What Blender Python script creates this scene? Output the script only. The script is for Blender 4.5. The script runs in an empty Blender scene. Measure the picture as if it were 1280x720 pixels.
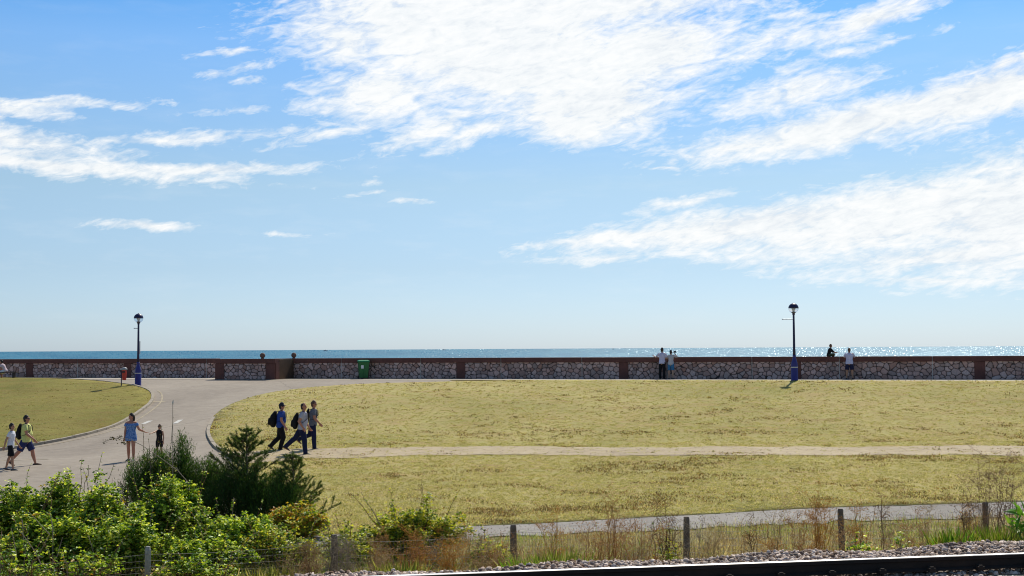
import bpy, bmesh, math, random
import numpy as np
from mathutils import Vector, Matrix, Quaternion, geometry, noise as mnoise
random.seed(7); RNG = np.random.default_rng(11)
C = bpy.context.scene.collection
PI = math.pi
# ------------------------------------------------------------------ camera
F = 1600.0                                    # focal length in pixels of the 1280 px wide photograph
CAMZ = 4.0
PITCH = math.atan(76/F); ROLL = -math.atan(7/1280)
cam_d = bpy.data.cameras.new('camera'); cam = bpy.data.objects.new('camera', cam_d); C.objects.link(cam)
CM = Matrix.Rotation(PI/2+PITCH, 4, 'X') @ Matrix.Rotation(ROLL, 4, 'Z')
cam.matrix_world = Matrix.Translation((0, 0, CAMZ)) @ CM
cam_d.sensor_width = 36; cam_d.lens = 36*F/1280; cam_d.clip_start = .1; cam_d.clip_end = 400000
bpy.context.scene.camera = cam

def sst(t):
    t = np.clip(t, 0, 1); return t*t*(3-2*t)
def ywall(x): return 76.9-.29*x
def yshoulder(x): return 16.4+.25*x
def yfence(x): return 22.5+.19*x
def ypath(x): return 29.2+.42*x-.0115*x*x if x > 0 else 29.2+.36*x
BALZ = 1.23
def zg(x, y):
    """height of the land"""
    x = np.asarray(x, float); y = np.asarray(y, float)
    zt = .36-.34*sst((-x-8)/10)
    top = ywall(x)-3.2
    p = np.clip((y-49)/np.maximum(top-49, 5), 0, 1)
    up = zt+(2.18-zt)*(.6*p+.4*sst(p))
    mid = zt*sst((y-29)/20)
    z = np.where(y > 49, up, mid)
    z = z+.035*np.sin(.55*x+.31*y)*np.sin(.23*x-.4*y+1)*np.where(p < .9, 1, 0)*sst((y-24)/6)*sst((.9-p)/.2)
    t = (y-yshoulder(x))
    bank = (BALZ-.16)*(1-sst(t/2.6))
    return np.maximum(z, bank)
def zgf(x, y): return float(zg(x, y))
def ray(px, py):
    d = CM.to_3x3() @ Vector(((px-640)/F, -(py-360)/F, -1)); return d/d.y
def pick(px, py, dz=0):
    """the point of the land seen at a place of the photograph"""
    d = ray(px, py); a = 12.
    s = a
    while s < 140:
        if CAMZ+d.z*s <= zgf(d.x*s, s)+dz: break
        a = s; s += .5
    b = s
    for _ in range(30):
        m = (a+b)/2
        if CAMZ+d.z*m <= zgf(d.x*m, m)+dz: b = m
        else: a = m
    return Vector((d.x*b, b, CAMZ+d.z*b))
def at(px, py, D):
    d = ray(px, py); return Vector((d.x*D, D, CAMZ+d.z*D))

# ------------------------------------------------------------------ objects
def tag(o, label=None, cat=None, group=None, kind=None):
    if label: o['label'] = label
    if cat: o['category'] = cat
    if group: o['group'] = group
    if kind: o['kind'] = kind
    return o
def empty(name, loc=(0, 0, 0), rz=0, label=None, cat=None, group=None):
    o = bpy.data.objects.new(name, None); C.objects.link(o)
    o.location = loc; o.rotation_euler = (0, 0, rz); o.empty_display_size = .2
    return tag(o, label, cat, group)
def mk(name, verts, faces, mat=None, parent=None, smooth=False, cols=None):
    me = bpy.data.meshes.new(name)
    if isinstance(verts, np.ndarray):
        v = np.ascontiguousarray(verts, np.float32); n = len(v)
        me.vertices.add(n); me.vertices.foreach_set('co', v.ravel())
        if isinstance(faces, np.ndarray): faces = [faces]
        faces = [f for f in faces if len(f)]
        li = np.concatenate([f.ravel() for f in faces]).astype(np.int32)
        tot = np.concatenate([np.full(len(f), f.shape[1]) for f in faces]).astype(np.int32)
        st = np.concatenate([[0], np.cumsum(tot)[:-1]]).astype(np.int32)
        me.loops.add(len(li)); me.loops.foreach_set('vertex_index', li)
        me.polygons.add(len(tot)); me.polygons.foreach_set('loop_start', st); me.polygons.foreach_set('loop_total', tot)
        me.update(calc_edges=True)
    else:
        me.from_pydata([tuple(v) for v in verts], [], faces)
    if cols is not None:
        a = me.color_attributes.new('Col', 'FLOAT_COLOR', 'POINT')
        c = np.ones((len(me.vertices), 4), np.float32); c[:, :3] = cols
        a.data.foreach_set('color', c.ravel())
    if smooth: me.shade_smooth()
    if mat: me.materials.append(mat)
    o = bpy.data.objects.new(name, me); C.objects.link(o)
    if parent: o.parent = parent
    return o
class MB:
    """collects shapes for ONE mesh"""
    def __init__(s): s.v = []; s.f = []
    def add(s, vs, fs):
        n = len(s.v); s.v += [Vector(v) for v in vs]; s.f += [tuple(i+n for i in f) for f in fs]; return s
    def box(s, c, d, rz=0, bev=0):
        bm = bmesh.new(); bmesh.ops.create_cube(bm, size=1)
        for v in bm.verts: v.co = Vector((v.co.x*d[0], v.co.y*d[1], v.co.z*d[2]))
        if bev: bmesh.ops.bevel(bm, geom=list(bm.edges), offset=bev, segments=2, affect='EDGES', profile=.6)
        R = Matrix.Rotation(rz, 3, 'Z'); bm.verts.ensure_lookup_table()
        s.add([R @ v.co+Vector(c) for v in bm.verts], [[v.index for v in f.verts] for f in bm.faces]); bm.free(); return s
    def lathe(s, prof, c=(0, 0, 0), n=20):
        vs = []; fs = []; m = len(prof)
        for r, z in prof:
            for i in range(n):
                a = 2*PI*i/n; vs.append((c[0]+r*math.cos(a), c[1]+r*math.sin(a), c[2]+z))
        for j in range(m-1):
            for i in range(n): fs.append((j*n+i, j*n+(i+1) % n, (j+1)*n+(i+1) % n, (j+1)*n+i))
        fs.append(tuple(range(n))[::-1]); fs.append(tuple((m-1)*n+i for i in range(n)))
        return s.add(vs, fs)
    def tube(s, pts, rad, n=8, round_=0):
        vs, fs = loft(pts, [(r, r) for r in (rad if hasattr(rad, '__len__') else [rad]*len(pts))], n=n, round_=round_)
        return s.add(vs, fs)
    def loft(s, *a, **k):
        vs, fs = loft(*a, **k); return s.add(vs, fs)
    def build(s, name, mat=None, parent=None, smooth=False):
        return mk(name, s.v, s.f, mat, parent, smooth)
def loft(pts, radii, hint=(0, 1, 0), n=12, round_=1):
    """tube through pts; radii (across hint axis 'b', along hint 'a'); round_ 0 flat, 1 both ends, 2 start only, 3 end only"""
    P = [Vector(p) for p in pts]; H = Vector(hint); R = list(radii)
    T = []
    for i in range(len(P)):
        t = (P[min(i+1, len(P)-1)]-P[max(i-1, 0)]); T.append(t.normalized() if t.length > 1e-9 else Vector((0, 0, 1)))
    def capr(i, sgn):
        out = []
        for q in (.35, .7, .95):
            k = math.sqrt(1-q*q); e = min(R[i])
            out.append((P[i]+T[i]*sgn*q*e, (R[i][0]*k, R[i][1]*k), T[i]))
        return out
    rings = [(P[i], R[i], T[i]) for i in range(len(P))]
    if round_ in (1, 2): rings = capr(0, -1)[::-1]+rings
    if round_ in (1, 3): rings = rings+capr(len(P)-1, 1)
    vs = []; fs = []
    for p, (ra, rb), t in rings:
        a = H-t*H.dot(t)
        if a.length < 1e-3: a = Vector((1, 0, 0))-t*t.x
        if a.length < 1e-3: a = Vector((0, 0, 1))-t*t.z
        a.normalize(); b = t.cross(a)
        for i in range(n):
            w = 2*PI*i/n; vs.append(p+a*math.cos(w)*rb+b*math.sin(w)*ra)
    m = len(rings)
    for j in range(m-1):
        for i in range(n): fs.append((j*n+i, j*n+(i+1) % n, (j+1)*n+(i+1) % n, (j+1)*n+i))
    fs.append(tuple(range(n))[::-1]); fs.append(tuple((m-1)*n+i for i in range(n)))
    return vs, fs

# ------------------------------------------------------------------ materials
MATS = {}
class NT:
    def __init__(s, m): s.t = m.node_tree; s.n = s.t.nodes; s.l = s.t.links
    def new(s, typ, **k):
        n = s.n.new(typ)
        for a, b in k.items(): setattr(n, a, b)
        return n
    def put(s, sock, v):
        if isinstance(v, bpy.types.NodeSocket): s.l.new(v, sock)
        elif v is not None:
            if sock.type == 'RGBA' and hasattr(v, '__len__') and len(v) == 3: v = (*v, 1)
            sock.default_value = v
    def math(s, op, a, b=None, c=None, clamp=False):
        n = s.new('ShaderNodeMath', operation=op, use_clamp=clamp)
        for i, v in enumerate((a, b, c)):
            if v is not None: s.put(n.inputs[i], v)
        return n.outputs[0]
    def mix(s, f, a, b, blend='MIX'):
        n = s.new('ShaderNodeMix', data_type='RGBA', blend_type=blend, clamp_factor=True)
        s.put(n.inputs[0], f); s.put(n.inputs[6], a); s.put(n.inputs[7], b); return n.outputs[2]
    def ramp(s, f, stops, interp='LINEAR'):
        n = s.new('ShaderNodeValToRGB'); n.color_ramp.interpolation = interp; e = n.color_ramp.elements
        while len(e) < len(stops): e.new(.5)
        for i, (p, c) in enumerate(stops):
            e[i].position = p; e[i].color = (c, c, c, 1) if not hasattr(c, '__len__') else (*c, 1)
        s.put(n.inputs[0], f); return n.outputs[0]
    def noise(s, vec, scale, detail=4, rough=.55, dist=0):
        n = s.new('ShaderNodeTexNoise'); s.put(n.inputs['Vector'], vec); n.inputs['Scale'].default_value = scale
        n.inputs['Detail'].default_value = detail; n.inputs['Roughness'].default_value = rough; n.inputs['Distortion'].default_value = dist
        return n.outputs['Fac']
    def mapping(s, vec, scale=(1, 1, 1), rot=(0, 0, 0), loc=(0, 0, 0), typ='POINT'):
        n = s.new('ShaderNodeMapping', vector_type=typ); s.put(n.inputs['Vector'], vec)
        n.inputs['Scale'].default_value = scale; n.inputs['Rotation'].default_value = rot; n.inputs['Location'].default_value = loc
        return n.outputs[0]
    def bump(s, h, strength=.5, dist=.02):
        n = s.new('ShaderNodeBump'); s.put(n.inputs['Height'], h); n.inputs['Strength'].default_value = strength; n.inputs['Distance'].default_value = dist
        return n.outputs[0]
def material(name):
    m = bpy.data.materials.new(name); m.use_nodes = True; t = NT(m)
    b = t.n['Principled BSDF']; MATS[name] = m; return m, t, b
def pos(t): return t.new('ShaderNodeNewGeometry').outputs['Position']
def obc(t): return t.new('ShaderNodeTexCoord').outputs['Object']
def simple(name, col, rough=.7, var=.25, scale=6, bump=.25, metal=0, spec=.4, bd=.01):
    """a colour with wear: slow and fine noise in tone, roughness and relief"""
    m, t, b = material(name); p = obc(t)
    n1 = t.noise(p, scale, 5); n2 = t.noise(p, scale*7, 3)
    f = t.math('ADD', t.math('MULTIPLY', n1, .6), t.math('MULTIPLY', n2, .4))
    r = t.ramp(f, [(.3, 0), (.7, 1)])
    t.put(b.inputs['Base Color'], t.mix(r, tuple(c*(1-var) for c in col), tuple(min(1, c*(1+var)) for c in col)))
    t.put(b.inputs['Roughness'], t.math('ADD', rough-.08, t.math('MULTIPLY', n2, .16)))
    b.inputs['Metallic'].default_value = metal; b.inputs['Specular IOR Level'].default_value = spec
    if bump: t.put(b.inputs['Normal'], t.bump(f, bump, bd))
    return m
def cloth(name, col, var=.18):
    m, t, b = material(name); p = obc(t)
    n1 = t.noise(p, 9, 3); n2 = t.noise(t.mapping(p, (1, 1, .45)), 22, 3, .6)
    t.put(b.inputs['Base Color'], t.mix(t.ramp(n2, [(.3, 0), (.7, 1)]), tuple(c*(1-var) for c in col), tuple(min(.9, c*(1+var*.5)) for c in col)))
    b.inputs['Roughness'].default_value = .9; b.inputs['Specular IOR Level'].default_value = .2
    t.put(b.inputs['Normal'], t.bump(t.math('ADD', n1, n2), .6, .025))
    return m
def leafmat(name, trans=.35, rough=.5, tint=(1.25, 1.25, .45)):
    m, t, b = material(name)
    a = t.new('ShaderNodeAttribute', attribute_name='Col').outputs['Color']
    t.put(b.inputs['Base Color'], a); b.inputs['Roughness'].default_value = rough; b.inputs['Specular IOR Level'].default_value = .2
    tr = t.new('ShaderNodeBsdfTranslucent'); t.put(tr.inputs['Color'], t.mix(1.0, a, tint, 'MULTIPLY'))
    mx = t.new('ShaderNodeMixShader'); mx.inputs[0].default_value = trans
    t.l.new(b.outputs[0], mx.inputs[1]); t.l.new(tr.outputs[0], mx.inputs[2]); t.l.new(mx.outputs[0], t.n['Material Output'].inputs[0])
    return m
LEAF = leafmat('leaf', .36, .42, (1.5, 1.35, .35)); NEEDLE = leafmat('needle', .2); DRY = leafmat('dry_stem', .3, .8, (1.2, 1.1, .8)); BLADE = leafmat('grass_blade', .52, .6, (1.2, 1.15, .6))
BARK = simple('bark', (.16, .12, .085), .9, .35, 9, .6)
TWIG = simple('twig', (.30, .24, .18), .85, .3, 9, .3)

# ------------------------------------------------------------------ sun and sky
SUN_AZ, SUN_EL = math.radians(19), math.radians(47)
S = Vector((math.sin(SUN_AZ)*math.cos(SUN_EL), math.cos(SUN_AZ)*math.cos(SUN_EL), math.sin(SUN_EL)))
sd = bpy.data.lights.new('sun', 'SUN'); sd.energy = 4.8; sd.angle = math.radians(.5); sd.color = (1, .94, .82)
so = bpy.data.objects.new('sun', sd); C.objects.link(so); so.rotation_euler = S.to_track_quat('Z', 'Y').to_euler(); so.location = S*60
W = bpy.data.worlds.new('World'); bpy.context.scene.world = W; W.use_nodes = True
w = NT(W); bg = w.n['Background']
sky = w.new('ShaderNodeTexSky', sky_type='NISHITA'); sky.sun_disc = False; sky.sun_elevation = SUN_EL; sky.sun_rotation = SUN_AZ
sky.air_density = 1.0; sky.dust_density = .3; sky.ozone_density = 2.5; sky.altitude = 0
gv = w.new('ShaderNodeTexCoord').outputs['Generated']
sx = w.new('ShaderNodeSeparateXYZ'); w.put(sx.inputs[0], gv)
X_, Y_, Z_ = sx.outputs
az = w.math('MULTIPLY', w.math('ARCTAN2', X_, Y_), 180/PI); el = w.math('MULTIPLY', w.math('ARCSINE', Z_), 180/PI)
cv = w.new('ShaderNodeCombineXYZ'); w.put(cv.inputs[0], az); w.put(cv.inputs[1], el)
AE = cv.outputs[0]
# the cloud field is a high flat layer: noise is sampled where the view direction meets it
zz = w.math('ADD', w.math('MAXIMUM', Z_, 0), .07)
pc = w.new('ShaderNodeCombineXYZ'); w.put(pc.inputs[0], w.math('DIVIDE', X_, zz)); w.put(pc.inputs[1], w.math('DIVIDE', Y_, zz))
PL = pc.outputs[0]
def aze(px, py):
    a = math.atan((px-640)/F); hz = 436-(px-640)*7/1280
    return math.degrees(a), math.degrees(math.atan((hz-py)/F*math.cos(a)))
CL = [  # centre x, y, half length, half height (pixels), tilt in degrees (up to the right), strength
 (590, 20, 250, 72, 0, 1.25), (640, 70, 240, 66, -8, 1.3), (740, 125, 125, 50, 5, 1.2), (820, 60, 115, 60, 10, 1.1), (480, 112, 100, 44, 10, .85), (545, 158, 90, 14, 22, .7), (600,160,60,12,25,.65),
 (720, 158, 60, 24, 0, 1.1), (430, 45, 90, 55, -20, .8), (305, 85, 40, 7, 15, .45), (290, 62, 44, 6, 10, .5), (318, 98, 26, 5, 5, .5), (270, 90, 22, 4, 5, .45), (300, 135, 50, 6, 8, .4), (915, 35, 34, 9, 20, .55), (940, 70, 50, 8, 10, .45), (1130, 48, 60, 6, 8, .4), (700, 0, 260, 40, 0, 1.2), (410, 165, 90, 9, 12, .5),
 (1080, 150, 220, 27, 10, 1.15), (1230, 118, 150, 34, 12, 1.15), (930, 182, 80, 11, 8, .85), (1100, 18, 85, 20, 15, 1.0), (985, 45, 90, 20, 20, .55), (1000, 112, 100, 28, 10, .75), (1270, 78, 60, 10, 20, .8), (890, 10, 34, 7, 0, .5), (995, 14, 34, 7, 5, .5), (1060, 62, 90, 10, 12, .45),
 (1300, 262, 190, 78, 8, 1.3), (1130, 268, 230, 44, 8, 1.25), (950, 280, 230, 29, 6, 1.1), (800, 294, 140, 10, 4, .95), (1200, 320, 180, 26, 0, .9), (760, 323, 90, 9, 0, .5), (860, 252, 70, 8, 10, .55), (1180, 350, 130, 7, 0, .6),
 (60, 205, 240, 12, -3, .95), (250, 211, 150, 9, 2, .9), (10, 172, 150, 18, -6, .85), (200, 172, 190, 9, 4, .6), (45, 128, 140, 7, 4, .7), (10, 135, 80, 11, 0, .75), (360, 162, 90, 7, 12, .4), (30, 190, 160, 14, -4, .7),
 (180, 281, 66, 7, 0, .8), (512, 251, 32, 3.5, 0, .6), (468, 239, 36, 3.5, 6, .42), (460, 225, 16, 5, 0, .4), (360, 292, 36, 3, 0, .35), (830, 208, 36, 3, 0, .4)]
wob = w.new('ShaderNodeTexNoise'); w.put(wob.inputs['Vector'], AE); wob.inputs['Scale'].default_value = .55; wob.inputs['Detail'].default_value = 4
wv = w.new('ShaderNodeVectorMath', operation='MULTIPLY_ADD'); w.put(wv.inputs[0], wob.outputs['Color']); wv.inputs[1].default_value = (1.8, .7, 0); 
off = w.new('ShaderNodeVectorMath', operation='SUBTRACT'); w.put(off.inputs[0], AE); off.inputs[1].default_value = (.9, .35, 0)
w.put(wv.inputs[2], off.outputs[0]); AEW = wv.outputs[0]
mask = None
for (cx, cy, rx, ry, tilt, st) in CL:
    a, e = aze(cx, cy); k = 180/PI/F
    v = w.mapping(AEW, (rx*k, ry*k, 1), (0, 0, math.radians(tilt)), (a, e, 0), 'TEXTURE')
    ln = w.new('ShaderNodeVectorMath', operation='LENGTH'); w.put(ln.inputs[0], v)
    q = w.math('MULTIPLY', w.math('SUBTRACT', 1.25, ln.outputs['Value']), st)
    mask = q if mask is None else w.math('SMOOTH_MAX', mask, q, .15)
n_big = w.noise(w.mapping(PL, (1, .55, 1), (0, 0, .35)), 1.7, 5, .55, .5)
n_fine = w.noise(w.mapping(AE, (2.2, .75, 1), (0, 0, math.radians(14)), (0, 0, 0), 'TEXTURE'), 3.4, 6, .62, .6)
n_rip = w.noise(w.mapping(AE, (2.4, .8, 1), (0, 0, math.radians(9)), (0, 0, 0), 'TEXTURE'), 1.5, 7, .6, .8)
nn = w.math('ADD', w.math('ADD', w.math('MULTIPLY', n_big, .45), w.math('MULTIPLY', n_fine, .3)), w.math('MULTIPLY', n_rip, .55))
dens = w.math('ADD', w.math('MULTIPLY', mask, 1.18), w.math('MULTIPLY', w.math('SUBTRACT', nn, .672), 3.3))
cf = w.ramp(dens, [(.0, 0), (.30, .35), (.68, .76), (1.3, .98)], 'LINEAR')
# thin veil near the horizon
veil = w.math('MULTIPLY', w.ramp(w.noise(w.mapping(AE, (.35, 1.5, 1)), .8, 5, .6), [(.5, 0), (.8, .15)]), w.ramp(w.math('DIVIDE', el, 16), [(0, 0), (.25, 1), (.8, .4)]))
cfa = w.math('MAXIMUM', cf, veil)
gr = w.ramp(w.math('DIVIDE', el, 30), [(0, (.64, .84, 1.3)), (.12, (.70, .81, 1.03)), (.243, (.86, .925, .97)), (.447, (.74, 1.02, 1.24)), (.5, (.55, .95, 1.25)), (.7, (.78, .95, 1.08)), (1, (.9, .98, 1.0))])
skc = w.mix(1.0, sky.outputs[0], gr, 'MULTIPLY')
shade = w.math('ADD', w.math('MULTIPLY', n_rip, .4), w.math('ADD', w.math('MULTIPLY', n_fine, .3), w.math('MULTIPLY', n_big, .3)))
ccol = w.ramp(shade, [(.40, (8.0, 8.5, 9.0)), (.50, (9.3, 9.6, 9.75)), (.58, (10, 10.1, 10.1))])
w.put(bg.inputs['Color'], w.mix(cfa, skc, ccol)); bg.inputs['Strength'].default_value = .1
vs_ = bpy.context.scene.view_settings; vs_.view_transform = 'Standard'; vs_.look = 'None'; vs_.exposure = 0; vs_.gamma = 1; vs_.use_curve_mapping = False
W.cycles.sampling_method = 'MANUAL'; W.cycles.sample_map_resolution = 256
cy = bpy.context.scene.cycles; cy.max_bounces = 6; cy.transparent_max_bounces = 8; cy.use_denoising = True; cy.pixel_filter_type = 'BLACKMAN_HARRIS'; cy.filter_width = 1.05

# ================================================================== GROUND
def sheet(name, poly, mat, dz, step=1.0, skirt=0, kind='structure'):
    """a draped surface with an exact outline"""
    Q = [Vector((p[0], p[1])) for p in poly]; P = []
    for a, b in zip(Q, Q[1:]+Q[:1]):
        k = max(1, int((b-a).length/(step*1.01)+.5)); P += [a.lerp(b, i/k) for i in range(k)]
    n = len(P)
    xs = [p.x for p in P]; ys = [p.y for p in P]; pts = list(P)
    # interior grid points
    gx = np.arange(math.floor(min(xs)), max(xs), step); gy = np.arange(math.floor(min(ys)), max(ys), step)
    X, Y = np.meshgrid(gx, gy); rj = np.random.default_rng(3); X = X.ravel()+rj.uniform(-.12, .12, X.size)*step; Y = Y.ravel()+rj.uniform(-.12, .12, Y.size)*step; ins = inside(X, Y, P)
    pts += [Vector((a, b)) for a, b in zip(X[ins], Y[ins])]
    vs, es, fs, *_ = geometry.delaunay_2d_cdt(pts, [], [list(range(n))], 1, 1e-4)
    A = np.array([(v.x, v.y) for v in vs]); Z = zg(A[:, 0], A[:, 1])+dz
    V = [(a[0], a[1], z) for a, z in zip(A, Z)]; Fs = [tuple(f) for f in fs]
    def area(f):
        a = A[f[0]]; b = A[f[1]]; c = A[f[2]]; return (b[0]-a[0])*(c[1]-a[1])-(b[1]-a[1])*(c[0]-a[0])
    Fs = [f if area(f) > 0 else f[::-1] for f in Fs if abs(area(f)) > 1e-7]
    if skirt:
        cnt = {}
        for f in Fs:
            for i in range(3):
                e = (f[i], f[(i+1) % 3]); cnt[e] = 1
        bd = [e for e in cnt if (e[1], e[0]) not in cnt]; m = {}
        for a, b in bd:
            for q in (a, b):
                if q not in m: m[q] = len(V); V.append((V[q][0], V[q][1], V[q][2]-skirt))
        Fs += [(b, a, m[a], m[b]) for a, b in bd]
    o = mk(name, V, Fs, mat); o.data.polygons.foreach_set('use_smooth', [len(f) == 3 for f in Fs])
    tag(o, kind=kind); return o
def inside(X, Y, P):
    r = np.zeros(X.shape, bool); n = len(P); j = n-1
    for i in range(n):
        xi, yi = P[i]; xj, yj = P[j]
        c = ((yi > Y) != (yj > Y)) & (X < (xj-xi)*(Y-yi)/((yj-yi) if yj != yi else 1e-12)+xi); r ^= c; j = i
    return r
def dist_poly(X, Y, P):
    d = np.full(np.shape(X), 1e9); n = len(P)
    for i in range(n):
        a = P[i]; b = P[(i+1) % n]; ab = (b[0]-a[0], b[1]-a[1]); L = ab[0]**2+ab[1]**2+1e-12
        t = np.clip(((X-a[0])*ab[0]+(Y-a[1])*ab[1])/L, 0, 1)
        d = np.minimum(d, np.hypot(X-a[0]-t*ab[0], Y-a[1]-t*ab[1]))
    return d
def smooth_poly(pts, it=2):
    for _ in range(it):
        q = [pts[0]]
        for a, b in zip(pts[:-1], pts[1:]): q += [a*.75+b*.25, a*.25+b*.75]
        pts = q+[pts[-1]]
    return pts
def px2(lst, dz=0): return [Vector(pick(a, b, dz)[:2]) for a, b in lst]

# --- materials of the ground
def asphalt(name, ca, cb, patch=.25):
    m, t, b = material(name); p = pos(t)
    big = t.noise(t.mapping(p, (1, .5, 1)), .22, 5, .6); mid = t.noise(p, 1.6, 4, .6); fine = t.noise(p, 38, 3, .7)
    f = t.math('ADD', t.math('ADD', t.math('MULTIPLY', big, .5), t.math('MULTIPLY', mid, .25)), t.math('MULTIPLY', fine, .25))
    c = t.mix(t.ramp(f, [(.36, 0), (.64, 1)]), ca, cb)
    st_ = t.noise(t.mapping(p, (.9, 2.2, 1)), 3.5, 5, .7); c = t.mix(t.ramp(st_, [(.48, 0), (.72, patch*1.6)]), c, tuple(x*.55 for x in ca)); c = t.mix(t.ramp(st_, [(.25, patch*1.6), (.42, 0)]), c, tuple(min(1, x*1.35) for x in cb))
    vo = t.new('ShaderNodeTexVoronoi', feature='DISTANCE_TO_EDGE'); vo.inputs['Scale'].default_value = .11
    ws = t.new('ShaderNodeVectorMath', operation='ADD'); t.put(ws.inputs[0], p)
    nz = t.new('ShaderNodeTexNoise'); t.put(nz.inputs['Vector'], p); nz.inputs['Scale'].default_value = .5
    t.put(ws.inputs[1], nz.outputs['Color']); t.put(vo.inputs['Vector'], ws.outputs[0])
    cr = t.ramp(vo.outputs['Distance'], [(0, 1), (.006, 0)])
    c = t.mix(t.math('MULTIPLY', cr, .5), c, tuple(x*.45 for x in ca))
    sp = t.ramp(t.noise(p, 90, 2, .5), [(.62, 0), (.7, .35)]); c = t.mix(sp, c, (.45, .42, .37))
    t.put(b.inputs['Base Color'], c); b.inputs['Roughness'].default_value = .85; b.inputs['Specular IOR Level'].default_value = .25
    t.put(b.inputs['Normal'], t.bump(t.math('ADD', fine, mid), .5, .012)); return m
ROAD = asphalt('road_asphalt', (.23, .19, .15), (.37, .315, .25)); PROM = asphalt('promenade_concrete', (.36, .31, .25), (.50, .44, .36))
def grassland(name, a, b_, c_, soil):
    m, t, b = material(name); p = pos(t)
    big = t.noise(t.mapping(p, (1, .7, 1)), .13, 5, .6, .3); mid = t.noise(t.mapping(p, (.8, 1.3, 1)), .8, 5, .65, .5); fine = t.noise(p, 7, 4, .7); vf = t.noise(p, 38, 3, .7)
    c = t.mix(t.ramp(big, [(.36, 0), (.62, 1)]), a, b_)
    c = t.mix(t.ramp(mid, [(.42, 0), (.68, .75)]), c, c_)
    brn = t.noise(t.mapping(p, (.28, .8, 1), (0, 0, .3)), 1.0, 6, .68, .6); c = t.mix(t.ramp(brn, [(.54, 0), (.70, .6)]), c, tuple(x*y for x, y in zip(c_, (.72, .58, .55))))
    f2 = t.math('ADD', t.math('MULTIPLY', fine, .6), t.math('MULTIPLY', vf, .4))
    c = t.mix(t.ramp(f2, [(.34, .55), (.52, 0)]), c, soil)
    c = t.mix(t.ramp(vf, [(.5, 0), (.72, .5)]), c, tuple(min(1, x*1.7) for x in b_))
    t.put(b.inputs['Base Color'], c); b.inputs['Roughness'].default_value = 1; b.inputs['Specular IOR Level'].default_value = .1
    h = t.math('ADD', t.math('MULTIPLY', fine, .6), t.math('ADD', t.math('MULTIPLY', vf, .25), t.math('MULTIPLY', mid, 1.2)))
    t.put(b.inputs['Normal'], t.bump(h, .8, .09)); return m
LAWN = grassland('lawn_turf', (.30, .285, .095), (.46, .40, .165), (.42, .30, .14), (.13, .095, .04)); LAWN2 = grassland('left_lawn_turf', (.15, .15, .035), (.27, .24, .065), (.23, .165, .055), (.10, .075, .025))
VERGE = grassland('verge_turf', (.20, .19, .07), (.33, .28, .13), (.28, .20, .10), (.11, .08, .05))
TRACK = asphalt('track_dirt', (.33, .255, .15), (.50, .40, .25)); GRAVEL = asphalt('gravel_path', (.20, .18, .155), (.35, .32, .285))
KERB = simple('kerb_stone', (.34, .29, .22), .9, .25, 3, .4)

xs_l = np.arange(-70, 62.1, 2)
# base sheet of the land
base_poly = [(-80, 4)]+[(x, 4) for x in range(-70, 70, 10)]+[(70, 4), (70, ywall(70)+2.5), (-80, ywall(-80)+4)]
sheet('ground', base_poly, VERGE, .0, 1.0)
# left lawn outline (its kerb side), then closed far left
kl = smooth_poly(px2([(-60, 572), (0, 563), (51, 556), (91, 548), (126, 539), (152, 529), (173, 516), (187, 505), (190, 496), (186, 490), (173, 485), (159, 482), (134, 478.8), (108, 476.6), (79, 475.2), (32, 473.9), (-20, 473.4)]), 2)
lawnL = kl+[Vector((-66, kl[-1].y+2)), Vector((-66, kl[0].y+1))]
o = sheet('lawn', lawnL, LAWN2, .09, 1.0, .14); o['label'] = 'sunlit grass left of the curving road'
# big lawn outline
kr = smooth_poly(px2([(560, 477.6), (480, 479.3), (403, 483), (342, 490), (305, 499), (283, 508), (268, 519), (260, 532), (257, 543), (263, 556), (275, 566), (292, 580), (300, 600), (306, 630), (318, 655)]), 2)
low = [Vector((x, (ypath(x)-.05 if x > -5 else 27.4+.1*(x+5)))) for x in np.arange(-8, 32, 2)]
far = [Vector((x, ywall(x)-3.1)) for x in np.arange(55, -2, -3)]
kr_x = kr[0].x; far = [f for f in far if f.x > kr_x+1]
lawnR = kr+low+[Vector((58, 40))]+far
sheet('lawn', lawnR, LAWN, .03, 1.0, .06)
# road: everything between the lawns
krs = [Vector((v.x+.3, v.y)) for v in kr]
road_poly = [(-68, 31), (-30, 31), (-8, 29.5)]+krs[::-1]+[(kr[0].x, ywall(kr[0].x)-3.0), (-10, ywall(-10)-3.0), (-68, ywall(-68)-3.0)]
sheet('road', road_poly, ROAD, .018, 1.0)
pr = [(x, ywall(x)-3.05) for x in range(-70, 66, 5)]+[(x, ywall(x)+1.9+(2 if x < -15 else 0)) for x in range(65, -71, -5)]
sheet('promenade', pr, PROM, .03, 1.0)
# dirt track across the lawn with a ragged edge
tp = [pick(x, y, .05) for x, y in [(272, 566), (330, 562.5), (400, 560), (520, 558.5), (700, 558), (900, 558), (1100, 558), (1290, 557.5), (1500, 557)]]
bt = [pick(x, y, .05) for x, y in [(1500, 570), (1290, 569), (1100, 568.5), (900, 568.5), (700, 568.5), (520, 569), (400, 572), (330, 577), (284, 582)]]
def dense(pts, st=.35, amp=.34, sc=.8):
    out = []
    for a, b in zip(pts[:-1], pts[1:]):
        n = max(1, int((b-a).length/st))
        for i in range(n):
            p = a.lerp(b, i/n); q = mnoise.noise(Vector((p.x*sc, p.y*sc*.5, 3)))*amp+mnoise.noise(Vector((p.x*4, p.y, 9)))*amp*.4; out.append(Vector((p.x, p.y+q)))
    return out
dz_track = dense(tp)+dense(bt); sheet('dirt_track', dz_track, TRACK, .045, .7)
gp = [Vector((x, ypath(x))) for x in np.arange(-9, 32, 2)]; gq = [Vector((x, ypath(x)-2.0-.03*abs(x))) for x in np.arange(31, -10, -2)]
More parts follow.
